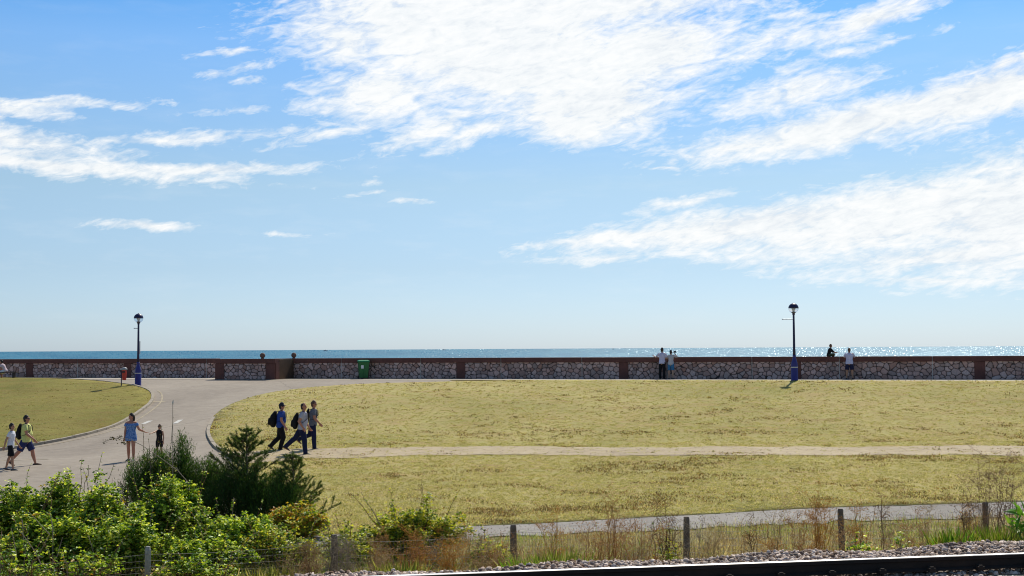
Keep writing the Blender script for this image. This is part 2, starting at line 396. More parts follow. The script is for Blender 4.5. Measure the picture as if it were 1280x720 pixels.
sheet('gravel_path', dense(gp, .3, .2, 1.5)+dense(gq, .3, .55, 1.5), GRAVEL, .02, .7)
# kerbs
def kerb(name, line, z0, z1, wid, side, label=None):
    """stones laid end to end along the line"""
    b = MB(); acc = 0; L = [0]
    for a, c in zip(line[:-1], line[1:]): L.append(L[-1]+(c-a).length)
    def pt(s):
        s = min(max(s, 0), L[-1]-1e-4); i = max(0, np.searchsorted(L, s, 'right')-1); i = min(i, len(line)-2)
        return line[i].lerp(line[i+1], (s-L[i])/(L[i+1]-L[i]))
    s = 0
    while s < L[-1]-.3:
        e = s+.90; a = pt(s+.012); c = pt(min(e, L[-1])-.012); d = (c-a)
        if d.length > .1:
            d.normalize(); nrm = Vector((-d.y, d.x))*side; dz = random.uniform(-.008, .008)
            q = [a, c, c+nrm*wid, a+nrm*wid]; vs = []
            for zz_ in (z0, z1+dz):
                for k, v in enumerate(q):
                    ins = .012 if zz_ != z0 else 0
                    cc = (a+c)/2+nrm*wid/2; vv = v+(cc-v).normalized()*ins
                    vs.append((vv.x, vv.y, zgf(v.x, v.y)+zz_))
            b.add(vs, [(0, 1, 2, 3), (4, 7, 6, 5), (0, 4, 5, 1), (1, 5, 6, 2), (2, 6, 7, 3), (3, 7, 4, 0)])
        s = e
    o = b.build(name, KERB); bm = bmesh.new(); bm.from_mesh(o.data); bmesh.ops.recalc_face_normals(bm, faces=bm.faces); bm.to_mesh(o.data); bm.free()
    tag(o, kind='structure'); return o
kerb('kerb', kl, -.05, .125, .16, -1)
kerb('kerb', [v for v in kr if v.y < pick(262, 524).y+.1 and v.y > pick(290, 580).y], -.05, .11, .14, 1)
# painted lines
YEL = simple('yellow_line_paint', (.38, .315, .21), .9, .4, 4, .2); WHT = simple('white_line_paint', (.56, .54, .49), .8, .15, 4, .2)
def stripe(name, line, off, wid, mat, dz=.014):
    V = []; Fc = []
    for i, a in enumerate(line):
        d = (line[min(i+1, len(line)-1)]-line[max(i-1, 0)]).normalized(); nrm = Vector((-d.y, d.x))
        for k in (off, off+wid): q = a+nrm*k; V.append((q.x, q.y, zgf(q.x, q.y)+dz+.016))
    for i in range(len(line)-1): Fc.append((2*i, 2*i+1, 2*i+3, 2*i+2))
    return tag(mk(name, V, Fc, mat), kind='structure')
kk = [v for v in kl if v.x > -20.5 and v.y < pick(170, 484).y]
stripe('yellow_line', kk, -.60, .08, YEL)
stripe('yellow_line', px2([(188, 503.6), (196, 503.2), (204, 503.4)]), 0, .3, YEL)
stripe('yellow_line', px2([(138, 537), (146, 535.6), (156, 535)]), 0, .2, YEL)
stripe('yellow_line', [a for a in px2([(0, 577), (20, 576), (42, 575.5), (60, 575)])], 0, .12, YEL)
for a in ([(182, 530.5), (191, 526.5)], [(221.5, 530), (229, 525.3)]): stripe('white_dash', px2(a), 0, .22, WHT)

# sea
m, t, b = material('sea_water'); p = pos(t)
sp_ = t.new('ShaderNodeSeparateXYZ'); t.put(sp_.inputs[0], p)
# wave pattern laid out from the camera position: its cells grow with distance ahead
dd = t.math('MAXIMUM', sp_.outputs[1], 50.)
wc = t.new('ShaderNodeCombineXYZ'); t.put(wc.inputs[0], t.math('MULTIPLY', t.math('DIVIDE', sp_.outputs[0], dd), 900)); t.put(wc.inputs[1], t.math('DIVIDE', 8500., dd))
n1 = t.noise(wc.outputs[0], .8, 3, .8); n2 = t.noise(t.mapping(wc.outputs[0], (.03, .25, 1)), 1, 3, .6)
df = t.new('ShaderNodeBsdfDiffuse'); t.put(df.inputs['Color'], t.mix(t.ramp(t.math('ADD', t.math('MULTIPLY', n1, .5), t.math('MULTIPLY', n2, .5)), [(.35, 0), (.65, 1)]), (.006, .095, .175), (.032, .18, .265)))
gl_ = t.new('ShaderNodeBsdfGlossy'); gl_.inputs['Roughness'].default_value = .30; gl_.inputs['Color'].default_value = (.8, .9, .95, 1)
nw = t.new('ShaderNodeTexNoise'); t.put(nw.inputs['Vector'], wc.outputs[0]); nw.inputs['Scale'].default_value = 1.5; nw.inputs['Detail'].default_value = 2; nw.inputs['Roughness'].default_value = .7
v1 = t.new('ShaderNodeVectorMath', operation='SUBTRACT'); t.put(v1.inputs[0], nw.outputs['Color']); v1.inputs[1].default_value = (.5, .5, .5)
v2 = t.new('ShaderNodeVectorMath', operation='MULTIPLY_ADD'); t.put(v2.inputs[0], v1.outputs[0]); v2.inputs[1].default_value = (1.9, 1.9, 0); v2.inputs[2].default_value = (0, 0, 1)
v3 = t.new('ShaderNodeVectorMath', operation='NORMALIZE'); t.put(v3.inputs[0], v2.outputs[0]); t.put(gl_.inputs['Normal'], v3.outputs[0])
ms = t.new('ShaderNodeMixShader'); ms.inputs[0].default_value = .175; t.l.new(df.outputs[0], ms.inputs[1]); t.l.new(gl_.outputs[0], ms.inputs[2]); t.l.new(ms.outputs[0], t.n['Material Output'].inputs[0]); SEA = m
SZ = -3.0
ys = [75, 120, 200, 400, 800, 1600, 4000, 10000, 30000, 120000]; V = []; Fc = []
for y in ys:
    for k in range(-6, 7): V.append((k/6*(y*2+200), y, SZ))
for j in range(len(ys)-1):
    for i in range(12): Fc.append((j*13+i, j*13+i+1, (j+1)*13+i+1, (j+1)*13+i))
tag(mk('sea', V, Fc, SEA), kind='structure')
SAND = simple('beach_sand', (.42, .36, .27), .95, .15, .8, .3)
V = [(-120, ywall(-120)+3, 1.0), (120, ywall(120)+2, 1.0), (120, 85+20, -3.2), (-120, 150, -3.2)]
tag(mk('beach', V, [(0, 1, 2, 3)], SAND), kind='structure')

# ================================================================== SEA WALL
CONC = simple('wall_coping_concrete', (.125, .052, .042), .9, .3, 2.2, .35)
CONC2 = simple('wall_end_concrete', (.085, .048, .026), .9, .35, 1.6, .35)  # base colour darkened so the return wall looks unlit despite the sun
JOINT = simple('joint_sealant', (.5, .46, .42), .8, .15, 5, .1)
m, t, b = material('rubble_stone'); a = t.new('ShaderNodeAttribute', attribute_name='Col').outputs['Color']; p = obc(t)
t.put(b.inputs['Base Color'], t.mix(t.math('MULTIPLY', t.ramp(t.noise(p, 14, 5, .65), [(.35, 0), (.7, 1)]), .45), a, (.16, .12, .11)))
b.inputs['Roughness'].default_value = .85; t.put(b.inputs['Normal'], t.bump(t.noise(p, 25, 4), .5, .02)); RUB = m
def stones(L0, L1, z0, z1, parent, seed):
    """rubble stonework between two piers: a relief with one colour for each stone"""
    st = .028; xs = np.arange(L0, L1+st*.5, st); zs = np.arange(z0, z1+st*.5, st); X, Z = np.meshgrid(xs, zs)
    r = np.random.default_rng(seed); cx, cz = .30, .22
    i0 = int(L0/cx)-2; i1 = int(L1/cx)+3; j1 = int(z1/cz)+3
    pts = []
    for j in range(-2, j1):
        for i in range(i0, i1):
            if r.random() < .12: continue
            pts.append(((i+.5*(j % 2)+r.uniform(-.38, .38))*cx, (j+.5+r.uniform(-.38, .38))*cz, r.random(), r.uniform(.8, 1.25)))
    pts = np.array(pts); d1 = np.full(X.shape, 9.); d2 = np.full(X.shape, 9.); idx = np.zeros(X.shape, int)
    for k, (px_, pz_, _, s_) in enumerate(pts):
        ii = np.where(np.abs(xs-px_) < .55)[0]
        if not len(ii): continue
        sl = (slice(None), slice(ii[0], ii[-1]+1))
        d = np.maximum(np.hypot((X[sl]-px_), (Z[sl]-pz_)*1.1), (np.abs(X[sl]-px_)+np.abs(Z[sl]-pz_))*.74)/s_
        a1 = d1[sl]; a2 = d2[sl]; ix = idx[sl]; c = d < a1
        a2[:] = np.where(c, a1, np.minimum(a2, d)); a1[:] = np.where(c, d, a1); ix[:] = np.where(c, k, ix)
    e = d2-d1; h = sst(e/.05); tone = r.random(len(pts)); warm = r.random(len(pts))
    T = tone[idx]; Wm = warm[idx]
    col = np.stack([.29+.36*T+.10*Wm, .215+.28*T-.01*Wm, .195+.26*T-.04*Wm], -1)
    mort = np.array([.022, .016, .014]); mm = sst((e-.018)/.02)[..., None]; col = mort*(1-mm)+col*mm
    Y = .02-h*.055-(tone[idx]*.02)*h
    V = np.stack([X, Y, Z], -1).reshape(-1, 3); n = len(xs); q = np.arange(len(zs)-1)[:, None]*n+np.arange(n-1)[None]; q = q.ravel()
    Fq = np.stack([q, q+1, q+n+1, q+n], 1)
    return mk('stone_panel', V, Fq, RUB, parent, cols=col.reshape(-1, 3))
def wall(name, label, A, B, piers, joints, h=1.27, thick=.45, seed=1, pw=.56):
    A = Vector(A); B = Vector(B); d = B-A; Ln = d.length; root = empty(name, (A.x, A.y, 2.18+.022), math.atan2(d.y, d.x), label, 'wall', 'sections of the sea wall')
    core = MB().box((Ln/2, thick/2+.03, h/2-.1), (Ln, thick, h-.2)); core.build('core', CONC, root)
    # coping cut at the joints
    cuts = [0]+[j for j in joints if .3 < j < Ln-.3]+[Ln]; cop = MB()
    for a, b_ in zip(cuts[:-1], cuts[1:]): cop.box(((a+b_)/2, thick/2-.03, h-.145), (b_-a-.035, thick+.14, .29), bev=.02)
    cop.build('coping', CONC, root)
    for j in cuts[1:-1]: MB().box((j, -.055+.02, h/2), (.035, .04, h-.004)).build('expansion_joint', JOINT, root)
    edges = [0]
    for p_ in piers:
        MB().box((p_, .06, (h-.295)/2), (pw, .26, h-.295), bev=.015).build('pier', CONC, root); edges += [p_-pw/2, p_+pw/2]
    edges.append(Ln)
    for k in range(0, len(edges), 2):
        if edges[k+1]-edges[k] > .3: stones(edges[k], edges[k+1], 0, h-.29, root, seed*31+k)
    return root
def on_line(px, off):
    """x on the wall front line seen at column px"""
    u = (px-640)/F; return u*(76.9+off)/(1+.29*u)
def wp(px, off=0): x = on_line(px, off); return Vector((x, ywall(x)+off))
def along(px, A, off=0): return (wp(px, off)-Vector(A)).length
A = wp(357); B = wp(1560)
wall('sea_wall', 'long rubble stone sea wall right of the gateway, behind the green bin', A, B, [along(p_, A) for p_ in (360.5, 456, 576, 779, 994, 1223, 1472)], [along(p_, A) for p_ in (427, 526, 626, 727, 833, 939, 1048, 1164, 1285, 1410)], seed=2)
A = wp(-90, 1.5); B = wp(271, 1.5)
wall('sea_wall', 'rubble stone sea wall at the left, behind the left lamp and the red litter bin', A, B, [along(p_, A, 1.5) for p_ in (-80, 38, 160)], [along(p_, A, 1.5) for p_ in (-20, 98, 259)], seed=3)
A = wp(270, -2.6); B = wp(345, -2.6)
blk = wall('sea_wall', 'short rubble stone wall standing forward beside the gateway, between two brown piers', A, B, [.29, (B-A).length-.36], [], seed=5, pw=.62)
Ln = (B-A).length
# side returns of the forward wall and the back of the gateway
for xx in (.22, Ln-.22): MB().box((xx, 2.3, .62), (.44, 3.7, 1.235), bev=.01).build('return_wall', CONC2, blk)
gA = wp(344, -.2); gB = wp(358.5, -.2); g = empty('gateway_wall', (gA.x, gA.y, 2.2), math.atan2((gB-gA).y, (gB-gA).x), 'plain brown rendered wall piece under the small sign, between the two stone walls', 'wall')
gl = (gB-gA).length; MB().box((gl/2, .25, .6), (gl+.1, .4, 1.2), bev=.01).build('panel', CONC2, g); MB().box((gl/2, .2, 1.235), (gl+.14, .5, .06), bev=.01).build('coping', CONC, g)
sg = empty('sign', tuple(at(350.6, 452.6, wp(350, -.2).y-.09)), math.atan2((gB-gA).y, (gB-gA).x), 'small white notice with yellow, green and blue bands on the gateway wall', 'sign')
MB().box((0, 0, 0), (.36, .02, .40), bev=.004).build('board', simple('sign_white', (.75, .76, .74), .5, .06, 4, 0), sg)
MB().box((0, -.013, .03), (.28, .006, .15)).build('green_panel', simple('sign_green', (.25, .42, .10), .5, .2, 6, 0), sg)
MB().box((0, -.013, .135), (.28, .006, .045)).build('yellow_panel', simple('sign_yellow', (.65, .55, .12), .5, .1, 6, 0), sg)
MB().box((0, -.013, -.12), (.32, .006, .10)).build('blue_panel', simple('sign_blue', (.04, .13, .40), .5, .1, 6, 0), sg)
SPH = simple('ball_stone', (.17, .10, .075), .85, .3, 5, .4)
for k, px_ in enumerate((328.2, 367.3)):
    D = wp(px_, .25 if k else -2.35).y+.0; c = at(px_, 447.9 if k else 448.1, D)
    e = empty('stone_ball', (c.x, c.y, 2.202+1.27), 0, ['round brown stone ball on top of the forward wall, left of the sign', 'round brown stone ball on top of the long wall, right of the sign'][k], 'stone ball', 'stone balls on the wall')
    bl = MB(); prof = [(.001, .02)]+[(.165*math.sin(PI*i/14), .2-.165*math.cos(PI*i/14)) for i in range(1, 14)]+[(.001, .365)]
    bl.lathe(prof, n=24).build('ball', SPH, e, True); MB().lathe([(.10, 0), (.10, .03), (.07, .06)], n=18).build('base', SPH, e)

# ================================================================== LAMPS
BLUE = simple('lamp_blue_paint', (.022, .018, .17), .45, .2, 5, .05, spec=.5); DARKP = simple('lamp_dark_paint', (.014, .014, .065), .4, .3, 5, .05)
m, t, b = material('globe_clear'); b.inputs['Base Color'].default_value = (.9, .92, .95, 1); b.inputs['Roughness'].default_value = .08; b.inputs['Transmission Weight'].default_value = .85; b.inputs['IOR'].default_value = 1.05; GLOBE = m
LAMPM = simple('lamp_reflector', (.6, .6, .6), .3, .1, 4, 0)
BLACK = simple('black_plastic', (.015, .015, .018), .45, .2, 6, .05)
def lamp(px_, py_, H, label, arm, pale_strip):
    p = pick(px_, py_); r = empty('street_lamp', p, 0, label, 'street lamp', 'street lamps along the promenade')
    MB().lathe([(.2, 0), (.2, .04), (.185, .06), (.185, .82), (.175, .86), (.18, .9), (.15, 1.02), (.1, 1.2), (.085, 1.32), (.095, 1.36), (.08, 1.4)], n=24).build('base', BLUE, r, True)
    MB().lathe([(.186, 0), (.19, .01), (.19, .035), (.186, .045)], (0, 0, .72), 24).build('band', LAMPM, r)
    MB().lathe([(.08, 0), (.066, .4), (.052, H-2.0), (.05, H-1.95)], (0, 0, 1.4), 20).build('pole', DARKP, r, True)
    R = .27; zc = H-R
    hd = MB().lathe([(.052, 0), (.07, .02), (.07, .09), (.11, .14), (.12, .18)], (0, 0, zc-R-.10), 20).build('head_socket', DARKP, r, True)
    MB().lathe([(R*math.sin(a), -R*math.cos(a)) for a in np.linspace(.38, PI/2, 9)], (0, 0, zc), 28).build('globe_glass', GLOBE, r, True)
    c = MB().lathe([(R*1.02*math.cos(a), R*1.0*math.sin(a)) for a in np.linspace(.01, PI/2-.25, 9)]+[(.05, R*1.0), (.045, R*1.06), (.001, R*1.08)], (0, 0, zc+.005), 28).build('hood', DARKP, r, True)
    MB().lathe([(.055, -.2), (.06, -.12), (.10, -.04), (.11, 0)], (0, 0, zc), 16).build('lamp_unit', LAMPM, r, True)
    MB().tube([(0, 0, H-.86), (-arm, 0, H-.86)], .018, 8).box((-arm, 0, H-.86), (.03, .05, .05)).build('bracket_arm', DARKP, r)
    if pale_strip: MB().box((.10, -.02, 2.25), (.05, .02, .75), bev=.004).build('pale_strip', simple('pale_strip_mat', (.6, .55, .55), .6, .1, 4, 0), r)  # narrow pale upright strip beside the pole
    return r
lamp(172.5, 482.3, 4.25, 'blue and dark street lamp at the lawn corner beside the red litter bin', .26, True)
lamp(993.3, 476.2, 4.2, 'blue and dark street lamp at the edge of the big lawn, with a round shadow', .62, False)

# ================================================================== BINS
RED = simple('red_plastic', (.55, .05, .03), .45, .15, 5, .05); GREYM = simple('grey_metal', (.32, .32, .33), .5, .2, 5, .05)
p = pick(151.6, 484.2); r = empty('litter_bin', p, 0, 'small red litter bin on a thin post at the lawn edge by the left lamp', 'litter bin')
MB().tube([(0, 0, 0), (0, 0, 1.0)], .03, 10).build('post', DARKP, r)
MB().loft([(.17, -.02, .42), (.17, -.02, .8), (.17, -.02, 1.0)], [(.115, .11), (.14, .13), (.145, .135)], (1, 0, 0), 20, 0).build('bin_body', RED, r)
MB().loft([(.15, -.02, 1.005), (.15, -.02, 1.06), (.14, -.02, 1.12), (.12, -.02, 1.15)], [(.17, .20), (.17, .20), (.12, .14), (.04, .05)], (1, 0, 0), 20, 0).build('hood', GREYM, r, True)
MB().box((.17, -.158, .9), (.17, .012, .09), bev=.003).build('slot', BLACK, r)
GRN = simple('green_plastic', (.012, .13, .03), .45, .15, 4, .08); GRN2 = simple('green_lid_plastic', (.03, .27, .10), .35, .12, 4, .05)
p = pick(455.5, 474.2); p = Vector((wp(455.5).x, wp(455.5).y-.62, 2.202))
r = empty('wheelie_bin', p, math.radians(14), 'green wheeled rubbish bin with a white label standing against the long sea wall', 'wheelie bin')
def taper(b, z0, z1, w0, d0, w1, d1, y0=0, y1=0):
    vs = [(sx*w/2, sy*d/2+yy, z) for z, w, d, yy in ((z0, w0, d0, y0), (z1, w1, d1, y1)) for sx, sy in ((-1, -1), (1, -1), (1, 1), (-1, 1))]
    return b.add(vs, [(3, 2, 1, 0), (4, 5, 6, 7), (0, 1, 5, 4), (1, 2, 6, 5), (2, 3, 7, 6), (3, 0, 4, 7)])
bb = MB(); taper(bb, .08, 1.0, .50, .50, .62, .66); taper(bb, 1.0, 1.06, .68, .72, .69, .73); bb.box((0, -.30, .5), (.05, .05, .7)).build('bin_body', GRN, r)
lid = MB(); taper(lid, 1.065, 1.12, .71, .76, .69, .72); taper(lid, 1.12, 1.16, .66, .68, .5, .5); lid.build('lid', GRN2, r)
hn = MB().tube([(-.3, .36, 1.04), (-.3, .44, 1.08), (.3, .44, 1.08), (.3, .36, 1.04)], .02, 8).build('handle', GRN2, r)
for s_ in (-1, 1):
    ww = MB(); vs, fs = loft([(s_*.27-.03, .26, .1), (s_*.27+.03, .26, .1)], [(.1, .1)]*2, (0, 0, 1), 18, 0); ww.add(vs, fs); ww.build('wheel', BLACK, r)
MB().box((-.10, -.318, .74), (.17, .008, .20), rz=0).build('label_plate', simple('label_white', (.7, .7, .7), .6, .12, 30, 0), r)

# ================================================================== BENCH
WOOD = simple('bench_wood', (.05, .035, .03), .8, .3, 6, .3)
p = pick(3, 474.0); r = empty('bench', (p.x, p.y+.15, p.z), 0, 'dark low bench at the left edge of the picture, under the people sitting', 'bench')
bs = MB()
for k in range(4): bs.box((0, -.18+.12*k, .44), (1.9, .1, .045), bev=.006)
bs.build('seat', WOOD, r)
for xx in (-.7, .7):
    MB().box((xx, 0, .21), (.07, .42, .42), bev=.006).build('leg', BLACK, r)
MB().box((0, 0, .0), (3.0, .8, .05), bev=.01).build('footing', simple('slab', (.55, .52, .46), .9, .1, 4, .2), r)
BENCH = r
# ================================================================== BOATS
HULL = simple('boat_hull', (.05, .06, .09), .5, .2, .2, 0); CAB = simple('boat_cabin', (.35, .37, .4), .5, .2, .2, 0)
def boat(px_, D, L_, label):
    u = ray(px_, 437); r = empty('boat', (u.x*D, D, SZ-.3), math.radians(random.uniform(-15, 15)), label, 'boat', 'distant boats on the horizon')
    h = MB().loft([(-L_/2, 0, 1.6), (-L_/3, 0, 1.5), (0, 0, 1.5), (L_/3, 0, 1.9), (L_/2, 0, 2.8)], [(L_*.10, 1.4), (L_*.13, 1.8), (L_*.14, 1.9), (L_*.1, 1.7), (.2, .5)], (0, 0, 1), 14, 0); h.build('hull', HULL, r)
    MB().box((-L_*.12, 0, 4.6), (L_*.22, L_*.14, 3.4), bev=.2).build('cabin', CAB, r); MB().tube([(0, 0, 5), (0, 0, 10.5)], .3, 6).build('mast', HULL, r)
boat(407, 7200, 28, 'faint dark boat on the horizon above the green bin'); boat(555, 9500, 30, 'low faint boat on the horizon in the middle, right of the green bin'); boat(766.5, 9000, 16, 'tiniest boat speck on the horizon, left of the couple at the wall')

# ================================================================== RAILWAY
m, t, b = material('rail_head_steel'); b.inputs['Metallic'].default_value = 1; b.inputs['Base Color'].default_value = (.75, .74, .72, 1); p = pos(t)
t.put(b.inputs['Roughness'], t.ramp(t.noise(p, 4, 3), [(.3, .3), (.7, .5)])); RAILTOP = m
RAILM = simple('rail_rust', (.028, .018, .013), .9, .35, 8, .4)
kx = .172; rdir = Vector((1, kx)).normalized(); rang = math.atan(kx); ry = 15.13
r = empty('railway_rail', (0, ry, BALZ-.02), rang, 'steel railway rail with a shiny top along the ballast at the bottom of the picture', 'rail')
def extr(prof, x0, x1):
    b_ = MB(); n = len(prof); vs = [(x, y, z) for x in (x0, x1) for y, z in prof]
    return b_.add(vs, [tuple(range(n)), tuple(range(2*n-1, n-1, -1))]+[(i, (i+1) % n+0, (i+1) % n+n, i+n)[::-1] for i in range(n)])
extr([(-.075, .02), (.075, .02), (.075, .035), (.012, .055), (.01, .13), (.034, .142), (.034, .1765), (-.034, .1765), (-.034, .142), (-.01, .13), (-.012, .055), (-.075, .035)], -14, 26).build('rail_body', RAILM, r)
extr([(-.030, .178), (.030, .178), (.033, .186), (.025, .191), (-.025, .191), (-.033, .186)], -14, 26).build('rail_head', RAILTOP, r)
for k in range(-2, 14):
    x = k*.65
    MB().box((x, -.115, .045), (.09, .07, .05), bev=.008).box((x, -.095, .075), (.05, .09, .018), bev=.005).build('rail_clip', RAILM, r)
SLEEP = simple('sleeper_concrete', (.20, .18, .15), .9, .3, 5, .4)
sl0 = None
for k in range(-2, 14):
    c_ = Vector((0, ry))+rdir*(k*.65)
    if sl0 is None:
        sl0 = MB().box((0, -.72, -.11), (.25, 2.5, .2), bev=.015).build('railway_sleeper', SLEEP); o = sl0
    else: o = sl0.copy(); C.objects.link(o)
    o.location = (c_.x, c_.y, BALZ-.07); o.rotation_euler = (0, 0, rang); tag(o, 'grey concrete sleeper almost buried in the stones under the rail', 'railway sleeper', 'sleepers under the rail')
# ballast stones
bedp = [(x, 8) for x in range(-20, 30, 5)]+[(x, yshoulder(x)+.15) for x in range(29, -21, -3)]
BED = simple('ballast_bed', (.10, .085, .07), .95, .4, 8, .8)
V = []; Fc = []
for i, x in enumerate(np.arange(-16, 30, 1.)):
    for y in (8, yshoulder(x)-.2, yshoulder(x)+.25, yshoulder(x)+.6): V.append((x, y, BALZ-.06 if y < yshoulder(x) else (zgf(x, y)-.03 if y > yshoulder(x)+.5 else BALZ-.10)))
    if i:
        for j in range(3): q = (i-1)*4+j; Fc.append((q, q+4, q+5, q+1))
tag(mk('ballast_bed', V, Fc, BED), kind='structure')
m, t, b = material('ballast_stone'); a = t.new('ShaderNodeAttribute', attribute_name='Col').outputs['Color']; t.put(b.inputs['Base Color'], t.mix(t.ramp(t.noise(pos(t), 60, 3), [(.4, 0), (.7, .35)]), a, (.12, .09, .07))); b.inputs['Roughness'].default_value = .85; STM = m
bmi = bmesh.new(); bmesh.ops.create_icosphere(bmi, subdivisions=1, radius=1); ICV = np.array([v.co[:] for v in bmi.verts]); ICF = np.array([[v.index for v in f.verts] for f in bmi.faces]); bmi.free()
def rocks(name, cx, cy_, cz_, size, mat, seed=0, pal=None):
    r_ = np.random.default_rng(seed); n = len(cx)
    V = ICV[None]*(1+r_.uniform(-.28, .28, (n, len(ICV), 1)))*np.stack([r_.uniform(.7, 1.3, n), r_.uniform(.7, 1.2, n), r_.uniform(.5, .95, n)], 1)[:, None]*size[:, None, None]
    # random tilt
    q = r_.normal(size=(n, 4)); q /= np.linalg.norm(q, axis=1)[:, None]; a, b_, c_, d_ = q.T
    R = np.stack([np.stack([1-2*(c_*c_+d_*d_), 2*(b_*c_-a*d_), 2*(b_*d_+a*c_)], 1), np.stack([2*(b_*c_+a*d_), 1-2*(b_*b_+d_*d_), 2*(c_*d_-a*b_)], 1), np.stack([2*(b_*d_-a*c_), 2*(c_*d_+a*b_), 1-2*(b_*b_+c_*c_)], 1)], 1)
    V = np.einsum('nij,nkj->nki', R, V)+np.stack([cx, cy_, cz_], 1)[:, None]
    Fa = (ICF[None]+(np.arange(n)*len(ICV))[:, None, None]).reshape(-1, 3)
    tn = r_.random(n); wm = r_.random(n); tn = tn**1.6; col = np.stack([.10+.72*tn+.05*wm, .075+.62*tn-.01*wm, .065+.54*tn-.05*wm], 1)
    return mk(name, V.reshape(-1, 3), Fa, mat, cols=np.repeat(col, len(ICV), 0))
n = 34000; cx = RNG.uniform(-5, 11.5, n); s_ = RNG.uniform(-2.6, .5, n); cyy = yshoulder(cx)+s_
cz = BALZ-.012-np.maximum(s_, 0)*.35+RNG.uniform(-.02, .02, n)+.03*np.sin(cx*2.2+s_*2)
rd = (cyy-ry-kx*cx)/math.hypot(1, kx); cz = np.where(np.abs(rd+.02) < .12, BALZ-.06, np.where(rd < -.1, cz-.085, cz))
o = rocks('ballast', cx, cyy, cz, RNG.uniform(.018, .048, n), STM, 5); tag(o, 'pale crushed stone ballast beside the rail', 'ballast', kind='stuff')

# ================================================================== VEGETATION
class Veg:
    """leaves and blades for ONE mesh, in numpy"""
    def __init__(s): s.v = []; s.f3 = []; s.f4 = []; s.c = []; s.n = 0
    def add(s, V, F, col):
        V = np.asarray(V, float).reshape(-1, 3); F = np.asarray(F, int)
        (s.f3 if F.shape[1] == 3 else s.f4).append(F+s.n); s.v.append(V); s.c.append(np.asarray(col, float).reshape(-1, 3)); s.n += len(V)
    def build(s, name, mat, parent=None):
        V = np.concatenate(s.v); Cc = np.concatenate(s.c); Fs = []
        if s.f3: Fs.append(np.concatenate(s.f3))
        if s.f4: Fs.append(np.concatenate(s.f4))
        return mk(name, V, Fs, mat, parent, cols=Cc)
def unit(a): return a/np.maximum(np.linalg.norm(a, axis=-1, keepdims=True), 1e-9)
def leaves(vg, P, L, W_, col, up=.6, r=RNG, droop=.0, D=None, flat=False):
    """pointed folded leaves: base, two sides, tip"""
    n = len(P)
    d = unit(r.normal(size=(n, 3))*np.array([1, 1, .55])+np.array([0, 0, .1-droop])) if D is None else D
    nm = r.normal(size=(n, 3))*(.75 if flat else .55)+np.array([.12, .25, 1.25] if flat else [0, 0, up*1.4])
    if flat: d = unit(d*np.array([1, 1, .35]))
    s_ = unit(np.cross(d, nm)); nn_ = np.cross(s_, d)
    L = np.broadcast_to(L, n)[:, None]; W_ = np.broadcast_to(W_, n)[:, None]
    mid = P+d*L*.45
    V = np.stack([P, mid+s_*W_*.5+nn_*W_*.16, P+d*L-nn_*L*.12, mid-s_*W_*.5+nn_*W_*.16], 1)
    q = np.arange(n)[:, None]*4
    F = np.concatenate([q+np.array([0, 1, 2]), q+np.array([0, 2, 3])], 0)
    vg.add(V, F, np.repeat(col, 4, 0))
def palette(n, cols, wts=None, r=RNG, var=.2):
    c = np.array(cols)[r.choice(len(cols), n, p=wts)]; return np.clip(c*(1+r.uniform(-var, var, (n, 1))), 0, 1)
def twigs(vg, A, B, r0, r1, col):
    """three-sided tapered straight pieces"""
    A = np.asarray(A, float); B = np.asarray(B, float); n = len(A); d = unit(B-A)
    h = np.where(np.abs(d[:, 2:3]) > .9, np.array([[1., 0, 0]]), np.array([[0, 0, 1.]])); u = unit(np.cross(d, h)); v = np.cross(d, u)
    r0 = np.broadcast_to(r0, n)[:, None]; r1 = np.broadcast_to(r1, n)[:, None]; ring = []
    for P, rr in ((A, r0), (B, r1)):
        for k in range(3): a = 2*PI*k/3; ring.append(P+(u*math.cos(a)+v*math.sin(a))*rr)
    V = np.stack(ring, 1); q = np.arange(n)[:, None]*6
    F = np.concatenate([q+np.array(x) for x in ((0, 1, 4, 3), (1, 2, 5, 4), (2, 0, 3, 5))], 0)
    vg.add(V, F, np.repeat(col, 6, 0))
def curve_pts(a, b, sag, n=6, jit=.03, r=RNG):
    a = np.array(a, float); b = np.array(b, float); t = np.linspace(0, 1, n)[:, None]
    P = a*(1-t)+b*t; P[:, 2] += (sag*4*t*(1-t))[:, 0]; P[1:-1] += r.normal(size=(n-2, 3))*jit; return P
def canes(vg, curves, r0, r1, col):
    A = np.concatenate([c[:-1] for c in curves]); B = np.concatenate([c[1:] for c in curves])
    k = np.concatenate([np.linspace(r0, r1, len(c))[:-1] for c in curves]); k2 = np.concatenate([np.linspace(r0, r1, len(c))[1:] for c in curves])
    cc = np.repeat(np.array([col[i % len(col)] for i in range(len(curves))]), [len(c)-1 for c in curves], 0)
    twigs(vg, A, B, k, k2, cc)

